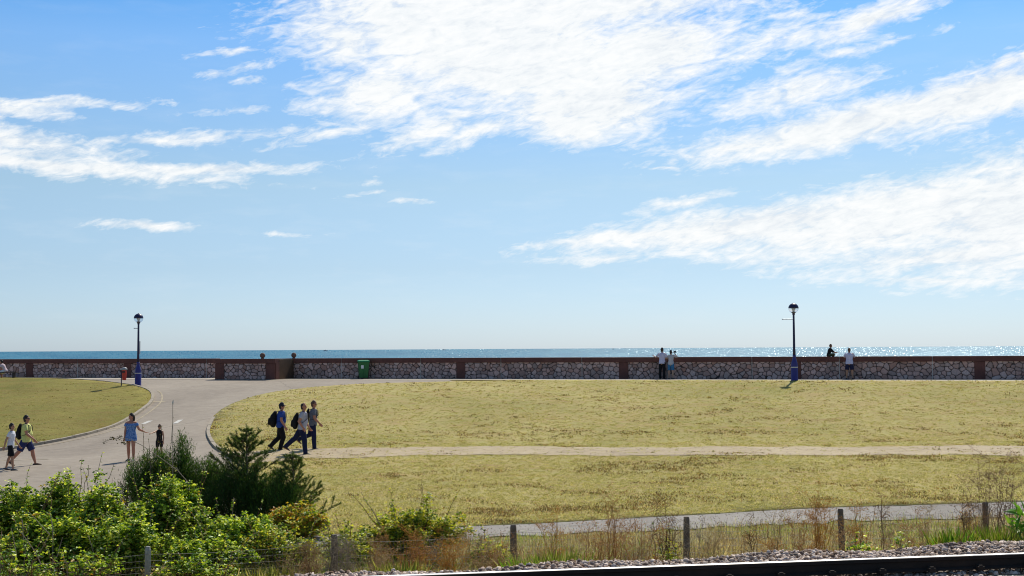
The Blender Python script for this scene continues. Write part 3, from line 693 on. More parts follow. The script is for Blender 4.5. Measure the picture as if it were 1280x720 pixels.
BR = [(.08, .17, .03), (.20, .33, .04), (.42, .56, .08), (.70, .76, .20), (.035, .075, .02), (.44, .28, .06)]
BRW = [.22, .24, .24, .18, .10, .02]
def bramble(name, label, cat, px_, top, D, w_, dep, nl, leaf=.072, pal=BR, wts=BRW, seed=1, group=None, ztop=None, stem=(.22, .13, .08), bare=6, low=.0):
    """leafy shrub on arching canes; px_, top: the middle of its crown top in the photograph; w_: half width in metres"""
    r = np.random.default_rng(seed); c = at(px_, top, D); z0 = zgf(c.x, c.y); H = c.z-z0
    root = empty(name, (c.x, c.y, z0), 0, label, cat, group)
    lv = Veg(); st = Veg(); cv_ = []; P = []; U = []
    nc = int(42*w_*max(dep, .6))+(18 if nl > 200 else 4)
    for i in range(nc):
        a = r.uniform(0, 2*PI); q = math.sqrt(r.random()); ex = math.cos(a)*q*w_; ey = math.sin(a)*q*dep
        hh = H*(1-.45*q*q)*r.uniform(.62, 1.08)
        base = (ex*.35+r.normal()*.05, ey*.35+r.normal()*.05, 0); tip = (ex, ey, hh*r.uniform(.85, 1))
        cu = curve_pts(base, tip, .12*H, 7, .035, r); cv_.append(cu)
        # leafy spray round the upper two thirds of each cane
        m_ = int(1.75*nl/nc); t = r.uniform(low+.04, 1.0, m_)**.7; idx = t*(len(cu)-1); j = np.minimum(idx.astype(int), len(cu)-2); fr = (idx-j)[:, None]
        pp = cu[j]*(1-fr)+cu[j+1]*fr; sp = .04+.27*r.random(m_)[:, None]*(1.1-t[:, None])**.5
        g = unit(r.normal(size=(m_, 3))); pp = pp+g*sp*np.array([1, 1, .9]); P.append(pp); U.append(g)
    P = np.concatenate(P); n = len(P); k3 = 3                 # leaflets in threes
    Pc = np.repeat(P, k3, 0)+r.normal(size=(n*k3, 3))*.012; col = np.repeat(palette(n, pal, wts, r, .25), k3, 0)*(1+r.uniform(-.12, .12, (n*k3, 1)))
    Pc[:, 2] = np.maximum(Pc[:, 2], .02)
    leaves(lv, Pc, r.uniform(.65, 1.15, n*k3)*leaf, r.uniform(.55, .9, n*k3)*leaf, col, .7, r, flat=True)
    for i in range(bare):                                      # long thin canes that stick out
        a = r.uniform(0, 2*PI); cu = curve_pts((math.cos(a)*w_*.5, math.sin(a)*dep*.5, H*.3), (math.cos(a)*w_*r.uniform(.7, 1.1), math.sin(a)*dep, H*r.uniform(.95, 1.22)), .12, 6, .02, r); cv_.append(cu)
        m_ = 14; t = r.uniform(.3, 1, m_)*(len(cu)-1); j = np.minimum(t.astype(int), len(cu)-2); fr = (t-j)[:, None]; pp = cu[j]*(1-fr)+cu[j+1]*fr
        leaves(lv, pp, leaf*.8, leaf*.5, palette(m_, pal, wts, r), .6, r)
    canes(st, cv_, .011, .004, [stem, tuple(x*1.5 for x in stem), (.35, .28, .22)])
    st.build('stems', DRY, root); lv.build('foliage', LEAF, root); return root
GB = 'brambles in the lower left'
spec = [  # column, top row, distance, half width, half depth, leaf clusters, label
 (15, 602, 25.0, 1.1, .9, 3000, 'green bramble bush filling the bottom left corner'),
 (92, 586, 25.6, 1.0, .8, 3000, 'green bramble bush with yellowish shoots below the woman in blue'),
 (60, 640, 23.4, 1.1, .7, 2600, 'dark lower bramble bush with pale bare canes in front, by the bottom left corner'),
 (145, 598, 24.8, 1.05, .8, 2600, 'bramble bush with bright yellow green tips left of the grey fence post'),
 (215, 592, 25.4, .95, .8, 3200, 'broad bramble bush with bright sunlit yellow green leaves in front of the dark gorse'),
 (170, 640, 23.2, .95, .6, 2200, 'low bramble bush just behind the grey concrete fence post'),
 (290, 636, 24.4, .95, .8, 2600, 'bramble bush below the small pine, right of the grey fence post'),
 (262, 668, 23.0, .9, .5, 1500, 'low leafy bramble tangled in the wire fence below the pine'),
 (10, 672, 20.6, .9, .5, 260, 'lowest bramble in the very bottom left corner, in front of the fence wires'), (105, 682, 20.8, .9, .45, 230, 'low dark bramble left of the foot of the grey post'), (250, 690, 21.3, .8, .4, 330, 'low bramble sprawling right of the foot of the grey post')]
for i, (a, b_, D, w_, dp, nl, lb) in enumerate(spec): bramble('bramble_bush', lb, 'bramble bush', a, b_, D, w_, dp, nl, seed=40+i, group=GB)
YG = [(.38, .48, .06), (.60, .62, .10), (.17, .26, .035), (.55, .53, .08), (.09, .15, .03)]
bramble('shrub', 'bright yellow green leafy shrub standing alone in the middle of the fence line', 'shrub', 518, 622, 24.2, 1.15, .5, 2600, .064, YG, None, 61, bare=5)
bramble('shrub', 'orange tinged yellow green shrub at the right foot of the small pine', 'shrub', 372, 626, 27.5, .75, .55, 1100, .07, YG+[(.45, .22, .04), (.5, .35, .07)], None, 62, bare=3)
bramble('shrub', 'loose light green shrub beside the first dark post right of the grey post', 'shrub', 440, 654, 23.7, .75, .45, 900, .055, YG, None, 63, bare=4)
bramble('shrub', 'thin leafy shrub with yellow tips left of the second post', 'shrub', 352, 655, 23.9, .8, .5, 1100, .052, BR+YG, None, 64, bare=4)
bramble('shrub', 'low green shrub clinging to the fence just left of the middle post', 'shrub', 612, 667, 23.0, .42, .3, 420, .055, YG+BR, None, 65, bare=2)
bramble('shrub', 'tiny green weed growing beside the ballast at the right', 'plant', 1073, 668, 18.4, .17, .12, 90, .05, BR, BRW, 66, bare=0)
bramble('shrub', 'small green plant on the ballast edge left of the grass clumps at the right', 'plant', 1130, 668, 19.4, .25, .15, 110, .05, BR, BRW, 67, bare=0)
bramble('shrub', 'thin upright green plant left of the third dark post', 'plant', 828, 660, 21.5, .22, .15, 110, .045, YG, None, 68, bare=3)
# big green leaves at the right edge
def broadleaf(label, px_, top, D, w_, n, seed, L_=.26):
    r = np.random.default_rng(seed); c = at(px_, top, D); z0 = zgf(c.x, c.y); H = c.z-z0; root = empty('broadleaf_plant', (c.x, c.y, z0), 0, label, 'plant'); vg = Veg()
    P = np.stack([r.normal(size=n)*w_*.4, r.normal(size=n)*w_*.4, r.uniform(.25, .95, n)*H], 1)
    D_ = unit(np.stack([r.normal(size=n), r.normal(size=n)*.8, r.uniform(.2, 1.1, n)], 1))
    leaves(vg, P, r.uniform(.7, 1.2, n)*L_, r.uniform(.7, 1, n)*L_*.32, palette(n, [(.07, .20, .03), (.12, .30, .05), (.2, .36, .07)], None, r), .8, r, D=D_); vg.build('foliage', LEAF, root)
    st = Veg(); canes(st, [curve_pts((0, 0, 0), tuple(p_), 0, 4, .01, r) for p_ in P[:14]], .008, .004, [(.16, .22, .07)]); st.build('stems', DRY, root)
broadleaf('broad bright green leaves at the right edge of the picture beyond the ballast', 1283, 634, 19.2, .30, 60, 5)

# --- small pine, gorse
def pine(label, px_, top, D, spread, seed, tiers, base_low=.08):
    r = np.random.default_rng(seed); c = at(px_, top, D); z0 = zgf(c.x, c.y); H = c.z-z0; root = empty('pine_tree', (c.x, c.y, z0), 0, label, 'pine tree')
    MB().tube([(0, 0, 0), (.02, .01, H*.5), (0, 0, H*.97)], [.045, .028, .008], 8).build('trunk', BARK, root, True)
    nd = Veg(); br = Veg(); cur = []; A = []; Dn = []
    for k in range(tiers):
        h = H*(base_low+(1-base_low)*(k/tiers)**.85); rad = spread*(1-(h/H))**.85+.08; nb = r.integers(4, 8)
        for i in range(nb):
            a = 2*PI*i/nb+r.uniform(-.3, .3); L_ = rad*r.uniform(.45, 1.25)
            cu = curve_pts((0, 0, h), (math.cos(a)*L_, math.sin(a)*L_, min(h+L_*r.uniform(.35, .75), H*.97)), -.06*L_, 6, .012, r); cur.append(cu)
            subs = [cu]
            for q in range(int(2+L_*5)):
                j = r.integers(1, 5); s0 = cu[j]; dd_ = unit(cu[-1]-cu[0])+r.normal(size=3)*.45; dd_[2] = abs(dd_[2])+.25
                e = s0+unit(dd_)*L_*r.uniform(.2, .4); sc = np.linspace(s0, e, 4); subs.append(sc); cur.append(sc)
            for sc in subs:
                m_ = int(46*np.linalg.norm(sc[-1]-sc[0])/.25)+12; t = np.sqrt(r.uniform(.1, 1, m_))*(len(sc)-1); j = np.minimum(t.astype(int), len(sc)-2); fr = (t-j)[:, None]
                A.append(sc[j]*(1-fr)+sc[j+1]*fr); ax = unit(sc[-1]-sc[0]); Dn.append(unit(ax*1.1+r.normal(size=(m_, 3))*.75+np.array([0, 0, .2])))
    m_ = 160; t = r.uniform(.7, 1.02, m_)*H; A.append(np.stack([t*0, t*0, t], 1)); Dn.append(unit(r.normal(size=(m_, 3))*.6+np.array([0, 0, 1])))
    A = np.concatenate(A); Dn = np.concatenate(Dn); n = len(A)
    leaves(nd, A, r.uniform(.045, .085, n), .0085, palette(n, [(.05, .10, .025), (.08, .14, .03), (.14, .21, .05), (.04, .075, .02), (.26, .28, .07)], [.25, .3, .25, .1, .1], r), .3, r, D=Dn)
    canes(br, cur, .012, .004, [(.14, .10, .06)]); br.build('branches', DRY, root); nd.build('crown', NEEDLE, root); return root
pine('small dark pine with a pointed leading shoot behind the brambles', 308, 533, 29.6, 1.12, 3, 15)
pine('low side pine with upright shoots to the right of the taller pine', 366, 566, 29.0, .85, 4, 10)
def gorse(label, px_, top, D, w_, dep, n, seed, pal, group):
    r = np.random.default_rng(seed); c = at(px_, top, D); z0 = zgf(c.x, c.y); H = c.z-z0; root = empty('gorse_bush', (c.x, c.y, z0), 0, label, 'gorse bush', group)
    nb = int(70*w_*dep)+45; cur = []; A = []; Dn = []
    for i in range(nb):
        a = r.uniform(0, 2*PI); q = math.sqrt(r.random()); ex, ey = math.cos(a)*q*w_, math.sin(a)*q*dep; hh = H*(1-.5*q**2.2)*r.uniform(.72, 1.04)
        cu = curve_pts((ex*.4, ey*.4, 0), (ex, ey, hh), .05, 6, .03, r); cur.append(cu); m_ = int(n/nb)
        t = np.sqrt(r.uniform(.02, 1, m_))*(len(cu)-1); j = np.minimum(t.astype(int), len(cu)-2); fr = (t-j)[:, None]; pp = cu[j]*(1-fr)+cu[j+1]*fr
        pp = pp+r.normal(size=(m_, 3))*np.array([.06, .06, .05]); pp[:, 2] = np.maximum(pp[:, 2], .03); A.append(pp); Dn.append(unit(np.array([ex*.5, ey*.5, 1.0])+r.normal(size=(m_, 3))*.5))
    A = np.concatenate(A); Dn = np.concatenate(Dn); n = len(A); vg = Veg(); leaves(vg, A, r.uniform(.05, .11, n), .011, palette(n, pal, None, r, .3), .2, r, D=Dn)
    st = Veg(); canes(st, cur, .012, .004, [(.12, .10, .05)]); st.build('stems', DRY, root); vg.build('foliage', NEEDLE, root)
GP = [(.045, .11, .02), (.08, .17, .03), (.12, .23, .04), (.035, .07, .02), (.20, .28, .07)]
gorse('dark green gorse bush with a rounded tip at the feet of the child', 226, 540, 30.2, .36, .4, 12000, 1, GP, 'gorse bushes round the pine')
gorse('wide dark gorse bush between the child and the small pine', 258, 570, 30.4, .85, .6, 17000, 2, GP, 'gorse bushes round the pine')
gorse('low dense gorse bush behind the brambles, left of the others', 186, 560, 29.4, .70, .6, 17000, 3, GP, 'gorse bushes round the pine')
gorse('deep green gorse bush at the foot of the small pine', 302, 576, 29.0, .85, .5, 15000, 4, GP[:1]+GP[3:4], 'gorse bushes round the pine')
gorse('dark gorse bush hiding the trunk of the low side pine', 343, 588, 28.8, .7, .5, 11000, 5, GP[:4], 'gorse bushes round the pine')
gorse('small thin gorse sprig directly in front of the legs of the child', 203, 553, 29.9, .26, .25, 4500, 6, GP, 'gorse bushes round the pine')
# thin shrub with small dark leaves over the child
bramble('shrub', 'thin small leaved shrub rising in front of the child', 'shrub', 197, 545, 29.4, .42, .3, 1000, .045, [(.10, .13, .03), (.22, .24, .06), (.05, .07, .02)], None, 71, bare=5)

# --- dry weeds
def weed(label, px_, top, D, w_, seed, col, n=7, seeds=60, cat='dry weed', name='dry_weed', group='dry weeds along the fence', r0=.0065):
    r = np.random.default_rng(seed); c = at(px_, top, D); z0 = zgf(c.x, c.y); H = c.z-z0; root = empty(name, (c.x, c.y, z0), 0, label, cat, group)
    st = Veg(); hd = Veg(); cur = []; fine = []; tips = []
    for i in range(n):
        a = r.uniform(0, 2*PI); L_ = w_*r.uniform(.1, 1); hh = H*r.uniform(.6, 1.0) if i else H
        cu = curve_pts((r.normal()*.04, r.normal()*.04, 0), (math.cos(a)*L_*(.15 if i == 0 else 1), math.sin(a)*L_*.6, hh), 0, 7, .02, r); cur.append(cu)
        for k in range(7):
            j = r.integers(2, 7); s0 = cu[min(j, 6)]; e = s0+np.array([r.normal()*.16, r.normal()*.12, r.uniform(.05, .26)])*min(1.3, .5+w_); b1 = curve_pts(tuple(s0), tuple(e), .01, 4, .008, r); fine.append(b1)
            for q in range(5):
                s1 = b1[r.integers(1, 4)]; e1 = s1+np.array([r.normal()*.055, r.normal()*.05, r.uniform(.01, .09)]); fine.append(np.array([s1, (s1+e1)/2+r.normal(size=3)*.004, e1])); tips.append(e1)
    canes(st, cur, r0, .003, [col, tuple(x*.7 for x in col)]); canes(st, fine, .0028, .0016, [tuple(min(1, x*1.2) for x in col), col])
    T = np.array(tips); m_ = len(T); rep = max(1, int(seeds*n/ max(m_, 1))+1); rep = rep*2; P = np.repeat(T, rep, 0)+r.normal(size=(m_*rep, 3))*.026
    leaves(hd, P, .02, .012, palette(len(P), [col, tuple(min(1, x*1.35) for x in col), tuple(x*.6 for x in col)], None, r, .25), .2, r)
    st.build('stems', DRY, root); hd.build('foliage', DRY, root)  # hd holds the seed heads, built as small leaf shapes
RU = (.42, .23, .10); TN = (.45, .34, .19); DK = (.16, .09, .05); OR = (.50, .27, .07); GY = (.34, .29, .23)
wd = [(764, 618, 20.8, .42, RU, 9, 'tallest rusty brown dry weed with feathery tips, between the two middle posts'),
 (800, 645, 20.2, .45, RU, 9, 'rusty dry weed leaning left of the third dark post'), (735, 664, 20.0, .35, RU, 8, 'short rusty dry weed left of the tallest one'),
 (832, 628, 21.8, .22, DK, 4, 'thin dark leafless weed just left of the third dark post'),
 (560, 664, 20.6, .50, OR, 11, 'orange brown dried bush in front of the bright green shrub'), (520, 672, 20.4, .45, OR, 10, 'orange dried bush left of its larger twin, below the bright green shrub'), (600, 676, 20.6, .4, TN, 8, 'tan dried weed right of the orange bushes'),
 (1022, 612, 21.6, .35, OR, 9, 'golden dry weed with spreading tips just left of the fourth dark post'), (1072, 618, 21.4, .32, OR, 7, 'golden dry weed just right of the fourth dark post'), (1000, 650, 20.8, .35, RU, 8, 'short rusty weed left of the golden ones'),
 (1101, 622, 21.0, .10, DK, 2, 'single dark thin stem standing upright right of the golden weeds'), (938, 652, 20.2, .12, DK, 4, 'dark brown seed spike rising from the grass between the third and fourth posts'),
 (1205, 612, 20.6, .06, DK, 2, 'dark upright dock seed spike left of the last post'), (968, 640, 21.0, .25, TN, 5, 'pale thin weed right of the dark brown spike'),
 (1235, 574, 21.4, .55, (.26, .17, .12), 12, 'tall bare twiggy weed behind the last post at the right'), (1262, 590, 20.8, .5, (.24, .16, .11), 11, 'tall bare twiggy weed at the right edge'), (1212, 622, 20.6, .35, (.26, .18, .12), 8, 'low bare twiggy weed around the last post'),
 (1160, 640, 20.6, .35, TN, 7, 'tan dry weed left of the dock spike'), (1130, 650, 20.4, .35, RU, 7, 'rust coloured low weed between the golden weeds and the dock spike'),
 (890, 668, 20.3, .4, TN, 8, 'low tan weed right of the third dark post'), (680, 680, 20.4, .4, TN, 7, 'low tan weed right of the middle post'), (470, 686, 20.6, .4, TN, 8, 'low tan weed right of the second post'),
 (390, 690, 20.4, .45, (.36, .24, .13), 9, 'brown dry weed at the foot of the brambles, left of the second post'), (656, 598, 27, .0, TN, 0, ''),
 (655, 660, 20.8, .2, TN, 0, '')]
for i, (a, b_, D, w_, col, n_, lb) in enumerate(wd):
    if n_: weed(lb, a, b_, D, w_, 100+i, col, n_)
rw = random.Random(12)
for i in range(26):
    px__ = 385+i*33+rw.uniform(-14, 14); D = 20.6+(px__-640)/640*.25*8+rw.uniform(-.4, 2.6); col = rw.choice([RU, TN, OR, GY, TN, DK]); q = at(px__, 600, D); zb = zgf(q.x, q.y)
    tp_ = 436-(px__-640)*7/1280+(CAMZ-zb-rw.uniform(.5, 1.05))*F/D
    weed('dry weed in the loose row along the wire fence', px__, tp_, D, rw.uniform(.15, .4), 300+i, col, rw.randint(3, 7), 40)
weed('thin leafless weed standing above the bright green shrub', 528, 600, 24.5, .22, 140, (.30, .22, .14), 3, 15)
# tall stalk and arching cane with dark seed heads
c = at(216, 502, 29.0); r = empty('dry_stalk', (c.x, c.y, zgf(c.x, c.y)), 0, 'tall thin grey stalk with a pale tip rising above the dark gorse', 'dry stalk'); H = c.z-zgf(c.x, c.y)
MB().tube([(.03, 0, 0), (.01, 0, H*.5), (0, 0, H-.06)], [.009, .008, .006], 6).build('stem', TWIG, r); MB().tube([(0, 0, H-.07), (0, 0, H-.03), (.01, 0, H+.04)], [.008, .017, .006], 8).build('tip', simple('pale_tip', (.6, .56, .48), .8, .15, 8, .2), r)
pts = [at(236, 604, 27.6), at(222, 588, 27.5), at(200, 572, 27.4), at(178, 557, 27.3), at(163, 549.5, 27.3), at(150, 547, 27.2), at(139, 549, 27.2), at(131, 552, 27.1)]
b0 = pick(244, 660); b0 = Vector((pts[0].x+.1, pts[0].y, zgf(pts[0].x, pts[0].y))); r = empty('arching_cane', b0, 0, 'pale arching cane with dark seed clusters hanging across the legs of the woman in blue', 'cane')
loc = [p_-b0 for p_ in [b0]+pts]; MB().tube(loc, [.012]+[.010, .009, .008, .007, .006, .006, .005, .004], 6).build('stem', TWIG, r)
vg = Veg(); rr = np.random.default_rng(4); cs = [pts[-1], pts[-2], pts[-3], at(153, 553.5, 27.2), at(157, 554, 27.2), at(145, 549, 27.2)]
for q in cs:
    n = 15; P = np.array([tuple(q-b0)])+rr.normal(size=(n, 3))*np.array([.035, .03, .022]); leaves(vg, P, .045, .026, palette(n, [(.05, .05, .025), (.09, .08, .035), (.03, .03, .02)], None, rr), .3, rr)
vg.build('foliage', LEAF, r)
# pale bare canes in front of the dark brambles
for i, L_ in enumerate(([(20, 726), (20, 690), (14, 660)], [(60, 724), (44, 690), (24, 662)], [(30, 724), (45, 700), (62, 668), (36, 640)], [(60, 716), (72, 694), (78, 672)], [(112, 726), (118, 694), (110, 668)], [(55, 716), (30, 692), (28, 650)], [(66, 720), (66, 660), (62, 640)])):
    P = [at(a, b_, 22.2+.12*i) for a, b_ in L_]; b0 = Vector((P[0].x, P[0].y, zgf(P[0].x, P[0].y))); r = empty('bare_cane', b0, 0, None, 'cane')
    tag(r, ['pale bare cane nearest the bottom left corner, nearly upright', 'pale cane leaning left from the twig bundle in the bottom left', 'long pale cane bending across the bottom left brambles', 'short pale cane leaning right beside the twig bundle', 'pale twisting cane left of the grey concrete post', 'pale cane crossing low over the bottom left brambles', 'straight pale cane in the middle of the twig bundle'][i], None, 'bare canes in the dark brambles')
    MB().tube([v-b0 for v in [b0]+P], [.012, .011]+[.008]*(len(P)-2)+[.005], 6).build('stem', TWIG, r)

# pebbles of the grey path and the track
def inpoly_rocks(name, poly, n, dz, seed, label, sz=(.006, .016), bb=(-9, 13, 24, 34)):
    r = np.random.default_rng(seed); x = r.uniform(bb[0], bb[1], n); y = r.uniform(bb[2], bb[3], n); k_ = inside(x, y, poly); x, y = x[k_], y[k_]
    o = rocks(name, x, y, zg(x, y)+dz, r.uniform(sz[0], sz[1], len(x)), STM, seed); tag(o, label, 'gravel', kind='stuff')
inpoly_rocks('gravel', dense(gp, .3, .2, 1.5)+dense(gq, .3, .55, 1.5), 15000, .022, 3, 'loose pale stones on the grey path')
inpoly_rocks('gravel', dz_track, 3500, .047, 4, 'loose pale stones on the dirt track', (.008, .018), (-11, 20, 42, 52))
# --- grass of the bank and the verge, the lawns
def blades(name, P, H, Wd, col, lean, label, seed=1, mat=BLADE):
    r = np.random.default_rng(seed); n = len(P); a = r.uniform(0, 2*PI, n); s_ = np.stack([np.cos(a), np.sin(a), a*0], 1)
    b_ = r.uniform(0, 2*PI, n); l = np.stack([np.cos(b_), np.sin(b_), b_*0], 1)*(lean*H*r.uniform(.2, 1, n))[:, None]
    up = np.zeros((n, 3)); up[:, 2] = H; W3 = (s_*Wd[:, None]/2)
    V = np.stack([P-W3, P+W3, P+up*.55+l*.3+W3*.7, P+up*.55+l*.3-W3*.7, P+up*(1-.25*lean)+l], 1); q = np.arange(n)[:, None]*5
    vg = Veg(); vg.n = 0
    o = mk(name, V.reshape(-1, 3), [np.concatenate([q+np.array([0, 1, 2]), q+np.array([0, 2, 3]), q+np.array([3, 2, 4])])], mat, cols=np.repeat(col, 5, 0)); tag(o, label, name.replace('_', ' '), kind='stuff'); return o
def nz2(x, y, s, sd=0):
    out = np.zeros(len(x)); 
    for k, (f, a) in enumerate(((1, .5), (2.1, .3), (4.3, .2))):
        out += a*(np.sin(x*s*f+sd+1.7*np.sin(y*s*f*.8+k))*np.cos(y*s*f*1.1+sd*2+1.3*np.sin(x*s*f*.6)))
    return out
r = np.random.default_rng(77)
n = 165000; x = r.uniform(-12, 16, n); t_ = r.random(n)**.8
y0 = yshoulder(x)+.45; yt = np.where(x > 0, 29.2+.42*x-.0115*x*x, 29.2+.36*x); yp = yt-2.0-.03*np.abs(x); y1 = yt+.25; y = y0+(y1-y0)*t_; onp_ = y > yp; y = np.where(onp_ & (nz2(x*1.4, y*2, 1.2, 8) < .12), y0+(yp-y0)*r.random(n), y); onp_ = y > yp; g = nz2(x, y, 1.1, 2); k_ = r.random(n) < np.clip(.72+g, .12, 1)*np.where(x < -4.6, .2, 1); x, y, g, onp_ = x[k_], y[k_], g[k_], onp_[k_]; n = len(x)
gr_ = nz2(x, y, .6, 5)+r.normal(size=n)*.35
dry = np.array([[.46, .36, .19], [.36, .25, .11], [.66, .56, .36], [.16, .10, .05]])[r.integers(0, 4, n)]; grn = np.array([[.14, .26, .04], [.28, .38, .06], [.40, .46, .10]])[r.integers(0, 3, n)]
col = np.where((gr_ > .25)[:, None], grn, dry)*(1+r.uniform(-.2, .2, (n, 1)))
nearb = np.clip((y-yshoulder(x))/5, 0, 1)
blades('verge_grass', np.stack([x, y, zg(x, y)-.03], 1), np.where(onp_, r.uniform(.02, .09, n), np.where(r.random(n) < .07, r.uniform(.4, .75, n), r.uniform(.06, .40, n))*(1-.3*np.clip((y-yfence(x)-1.5)/2, 0, 1))), r.uniform(.004, .011, n), col, 1.5, 'dry and green grass growing along the bank and the fence', 2)
# lusher green clumps, each a plant of its own
def clump(px_, top, D, w_, n, label, seed, col=((.30, .55, .06), (.42, .62, .10), (.20, .42, .05))):
    r = np.random.default_rng(seed); c = at(px_, top, D); z0 = zgf(c.x, c.y); H = c.z-z0; root = empty('grass_clump', (c.x, c.y, z0), 0, label, 'grass clump', 'green grass clumps by the ballast'); vg = Veg()
    n = int(n*2.4); P = np.stack([r.normal(size=n)*w_*.42, r.normal(size=n)*w_*.34, r.normal(size=n)*0], 1); D_ = unit(np.stack([P[:, 0]*.7/w_+r.normal(size=n)*.38, r.normal(size=n)*.38, np.full(n, 1.3)], 1))
    leaves(vg, P, np.minimum(r.uniform(.25, 1.0, n)**1.6*H, .6), .0055, palette(n, tuple(col)+((.50, .46, .16), (.42, .46, .10)), None, r), .1, r, D=D_); vg.build('blades', BLADE, root)
clump(1190, 652, 18.75, .30, 300, 'lush green grass clump below the dock spike', 1); clump(1243, 648, 19.0, .30, 300, 'lush green grass clump right of the last post', 2, ((.36, .52, .07), (.46, .58, .12), (.26, .42, .06))); clump(1270, 655, 19.0, .22, 170, 'yellowish grass clump at the right edge', 3, ((.32, .36, .10), (.26, .32, .06)))
clump(700, 680, 17.2, .45, 300, 'green grass clump right of the middle post', 4, ((.34, .48, .09), (.44, .54, .14))); clump(655, 688, 17.0, .3, 180, 'short green grass clump at the foot of the middle post', 5); clump(500, 694, 16.6, .4, 260, 'green grass clump below the orange bushes', 6, ((.20, .28, .06), (.3, .34, .1))); clump(345, 688, 20.6, .5, 240, 'pale green grass clump between the brambles and the second post', 7, ((.26, .32, .09), (.36, .38, .14)))
# lawn tufts: short blades in small clusters, thatch and darker clumps
def lawn_tufts(name, poly, n, seed, pal, dz, label, dark):
    r = np.random.default_rng(seed); P = [Vector((p_[0], p_[1])) for p_ in poly]
    u = r.uniform(-.46, .46, n*2); yy = 1/r.uniform(1/78, 1/26, n*2); x = u*yy; k_ = inside(x, yy, P) & (yy > 26); x, yy = x[k_][:n], yy[k_][:n]
    ok = ~inside(x, yy, dz_track) | (r.random(len(x)) < .10+.5*(nz2(x*1.5, yy*2, 1.3, 4) > .38)); x, yy = x[ok], yy[ok]; m_ = len(x)
    g = nz2(x*.7, yy, .9, seed)+.5*nz2(x*2, yy*1.4, 1, seed+3)+.42*np.exp(-((yy-51.8)/1.1)**2)+.5*np.exp(-((yy-40.5-.25*x+.6*np.sin(x*.7))/1.5)**2)*(x > 1)+.5*np.exp(-((yy-31.3-.36*x)/.9)**2)*(x < 4); big = (g+r.normal(size=m_)*.26 > .60)
    nb = 7; cl = np.where(big, .10, .05); X = np.repeat(x, nb)+r.normal(size=m_*nb)*np.repeat(cl, nb); Y = np.repeat(yy, nb)+r.normal(size=m_*nb)*np.repeat(cl, nb); B = np.repeat(big, nb)
    ok = inside(X, Y, P); X, Y, B = X[ok], Y[ok], B[ok]; N = len(X); sc = np.clip(Y/34, .8, 2.2)
    H = np.where(B, r.uniform(.03, .09, N), r.uniform(.015, .045, N)); Wd = r.uniform(.012, .026, N)*sc
    c1 = np.array(pal)[r.integers(0, len(pal), N)]; c2 = np.array(dark)[r.integers(0, len(dark), N)]
    col = np.where(B[:, None] & (r.random(N) < .75)[:, None], c2, c1)*(1+r.uniform(-.25, .25, (N, 1)))
    blades(name, np.stack([X, Y, zg(X, Y)+dz-.01], 1), H, Wd, col, 1.9, label, seed)
lawn_tufts('lawn_grass', lawnR, 46000, 3, [(.48, .43, .18), (.37, .36, .13), (.64, .56, .29), (.27, .27, .09)], .05, 'short sun dried grass on the big lawn', [(.22, .13, .05), (.12, .085, .03), (.32, .20, .08), (.11, .105, .03)])
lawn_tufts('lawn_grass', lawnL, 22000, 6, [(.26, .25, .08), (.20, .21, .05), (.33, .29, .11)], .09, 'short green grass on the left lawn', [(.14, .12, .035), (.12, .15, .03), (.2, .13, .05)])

# ================================================================== FENCE
POST = simple('weathered_post', (.17, .135, .10), .95, .35, 7, .7); POSTG = simple('concrete_post', (.36, .35, .32), .95, .2, 6, .5); WIRE = simple('fence_wire', (.24, .225, .21), .6, .2, 3, 0, metal=0)
fr = empty('wire_fence', (0, 0, 0), 0, 'post and wire netting fence running along the foot of the bank', 'fence')
def fx(px_): u = (px_-640)/F; x = 22.5*u/(1-.19*u); return x
posts = [(-40, 697, 1), (187, 683, 1), (418, 668, 0), (640, 656, 0), (855, 646, 0), (1046, 636, 0), (1226, 627.5, 0), (1400, 619, 0)]
tops = []
for k, (a, b_, g_) in enumerate(posts):
    x = fx(a); y = yfence(x); tz = at(a, b_, y).z; z0 = zgf(x, y); tops.append((x, y, tz)); mb = MB(); tl = random.uniform(-.03, .03)
    if g_: mb.loft([(x, y, z0-.1), (x, y, tz-.06), (x, y, tz)], [(.055, .055), (.052, .052), (.03, .035)], (1, 0, 0), 8, 0)
    else: mb.loft([(x-tl, y, z0-.1), (x-tl*.4, y, (z0+tz)/2), (x, y, tz-.04), (x, y, tz)], [(.062, .058), (.056, .06), (.056, .054), (.04, .044)], (1, 0, 0), 10, 0)
    o = mb.build('post', POSTG if g_ else POST, fr)
    if g_ and k == 1: o['label'] = 'grey concrete post with a rounded top'
vg = Veg(); A = []; B = []; rad = []
for (x0, y0, z0), (x1, y1, z1) in zip(tops[:-1], tops[1:]):
    n = int((x1-x0)/.055)
    for i in range(n):
        t = i/n; x = x0+(x1-x0)*t+random.gauss(0, .004); y = y0+(y1-y0)*t-.07; zt = z0+(z1-z0)*t-.12-.05*math.sin(PI*t); A.append((x, y, zgf(x, y)-.02)); B.append((x+random.gauss(0, .006), y, zt)); rad.append(.0018)
    m_ = 8
    for h in (.02, .14, .26, .38, .50, .64, .78, .93):
        for i in range(m_):
            q = []
            for t in (i/m_, (i+1)/m_):
                x = x0+(x1-x0)*t; y = y0+(y1-y0)*t-.07; g0 = zgf(x, y); zt = z0+(z1-z0)*t-.12-.05*math.sin(PI*t); q.append((x, y, g0+(zt-g0)*(h/.93)))
            A.append(q[0]); B.append(q[1]); rad.append(.0022 if h < .9 else .003)
A = np.array(A); B = np.array(B); rad = np.array(rad); twigs(vg, A, B, rad, rad, np.full((len(A), 3), .2)); vg.build('wire_netting', WIRE, fr)

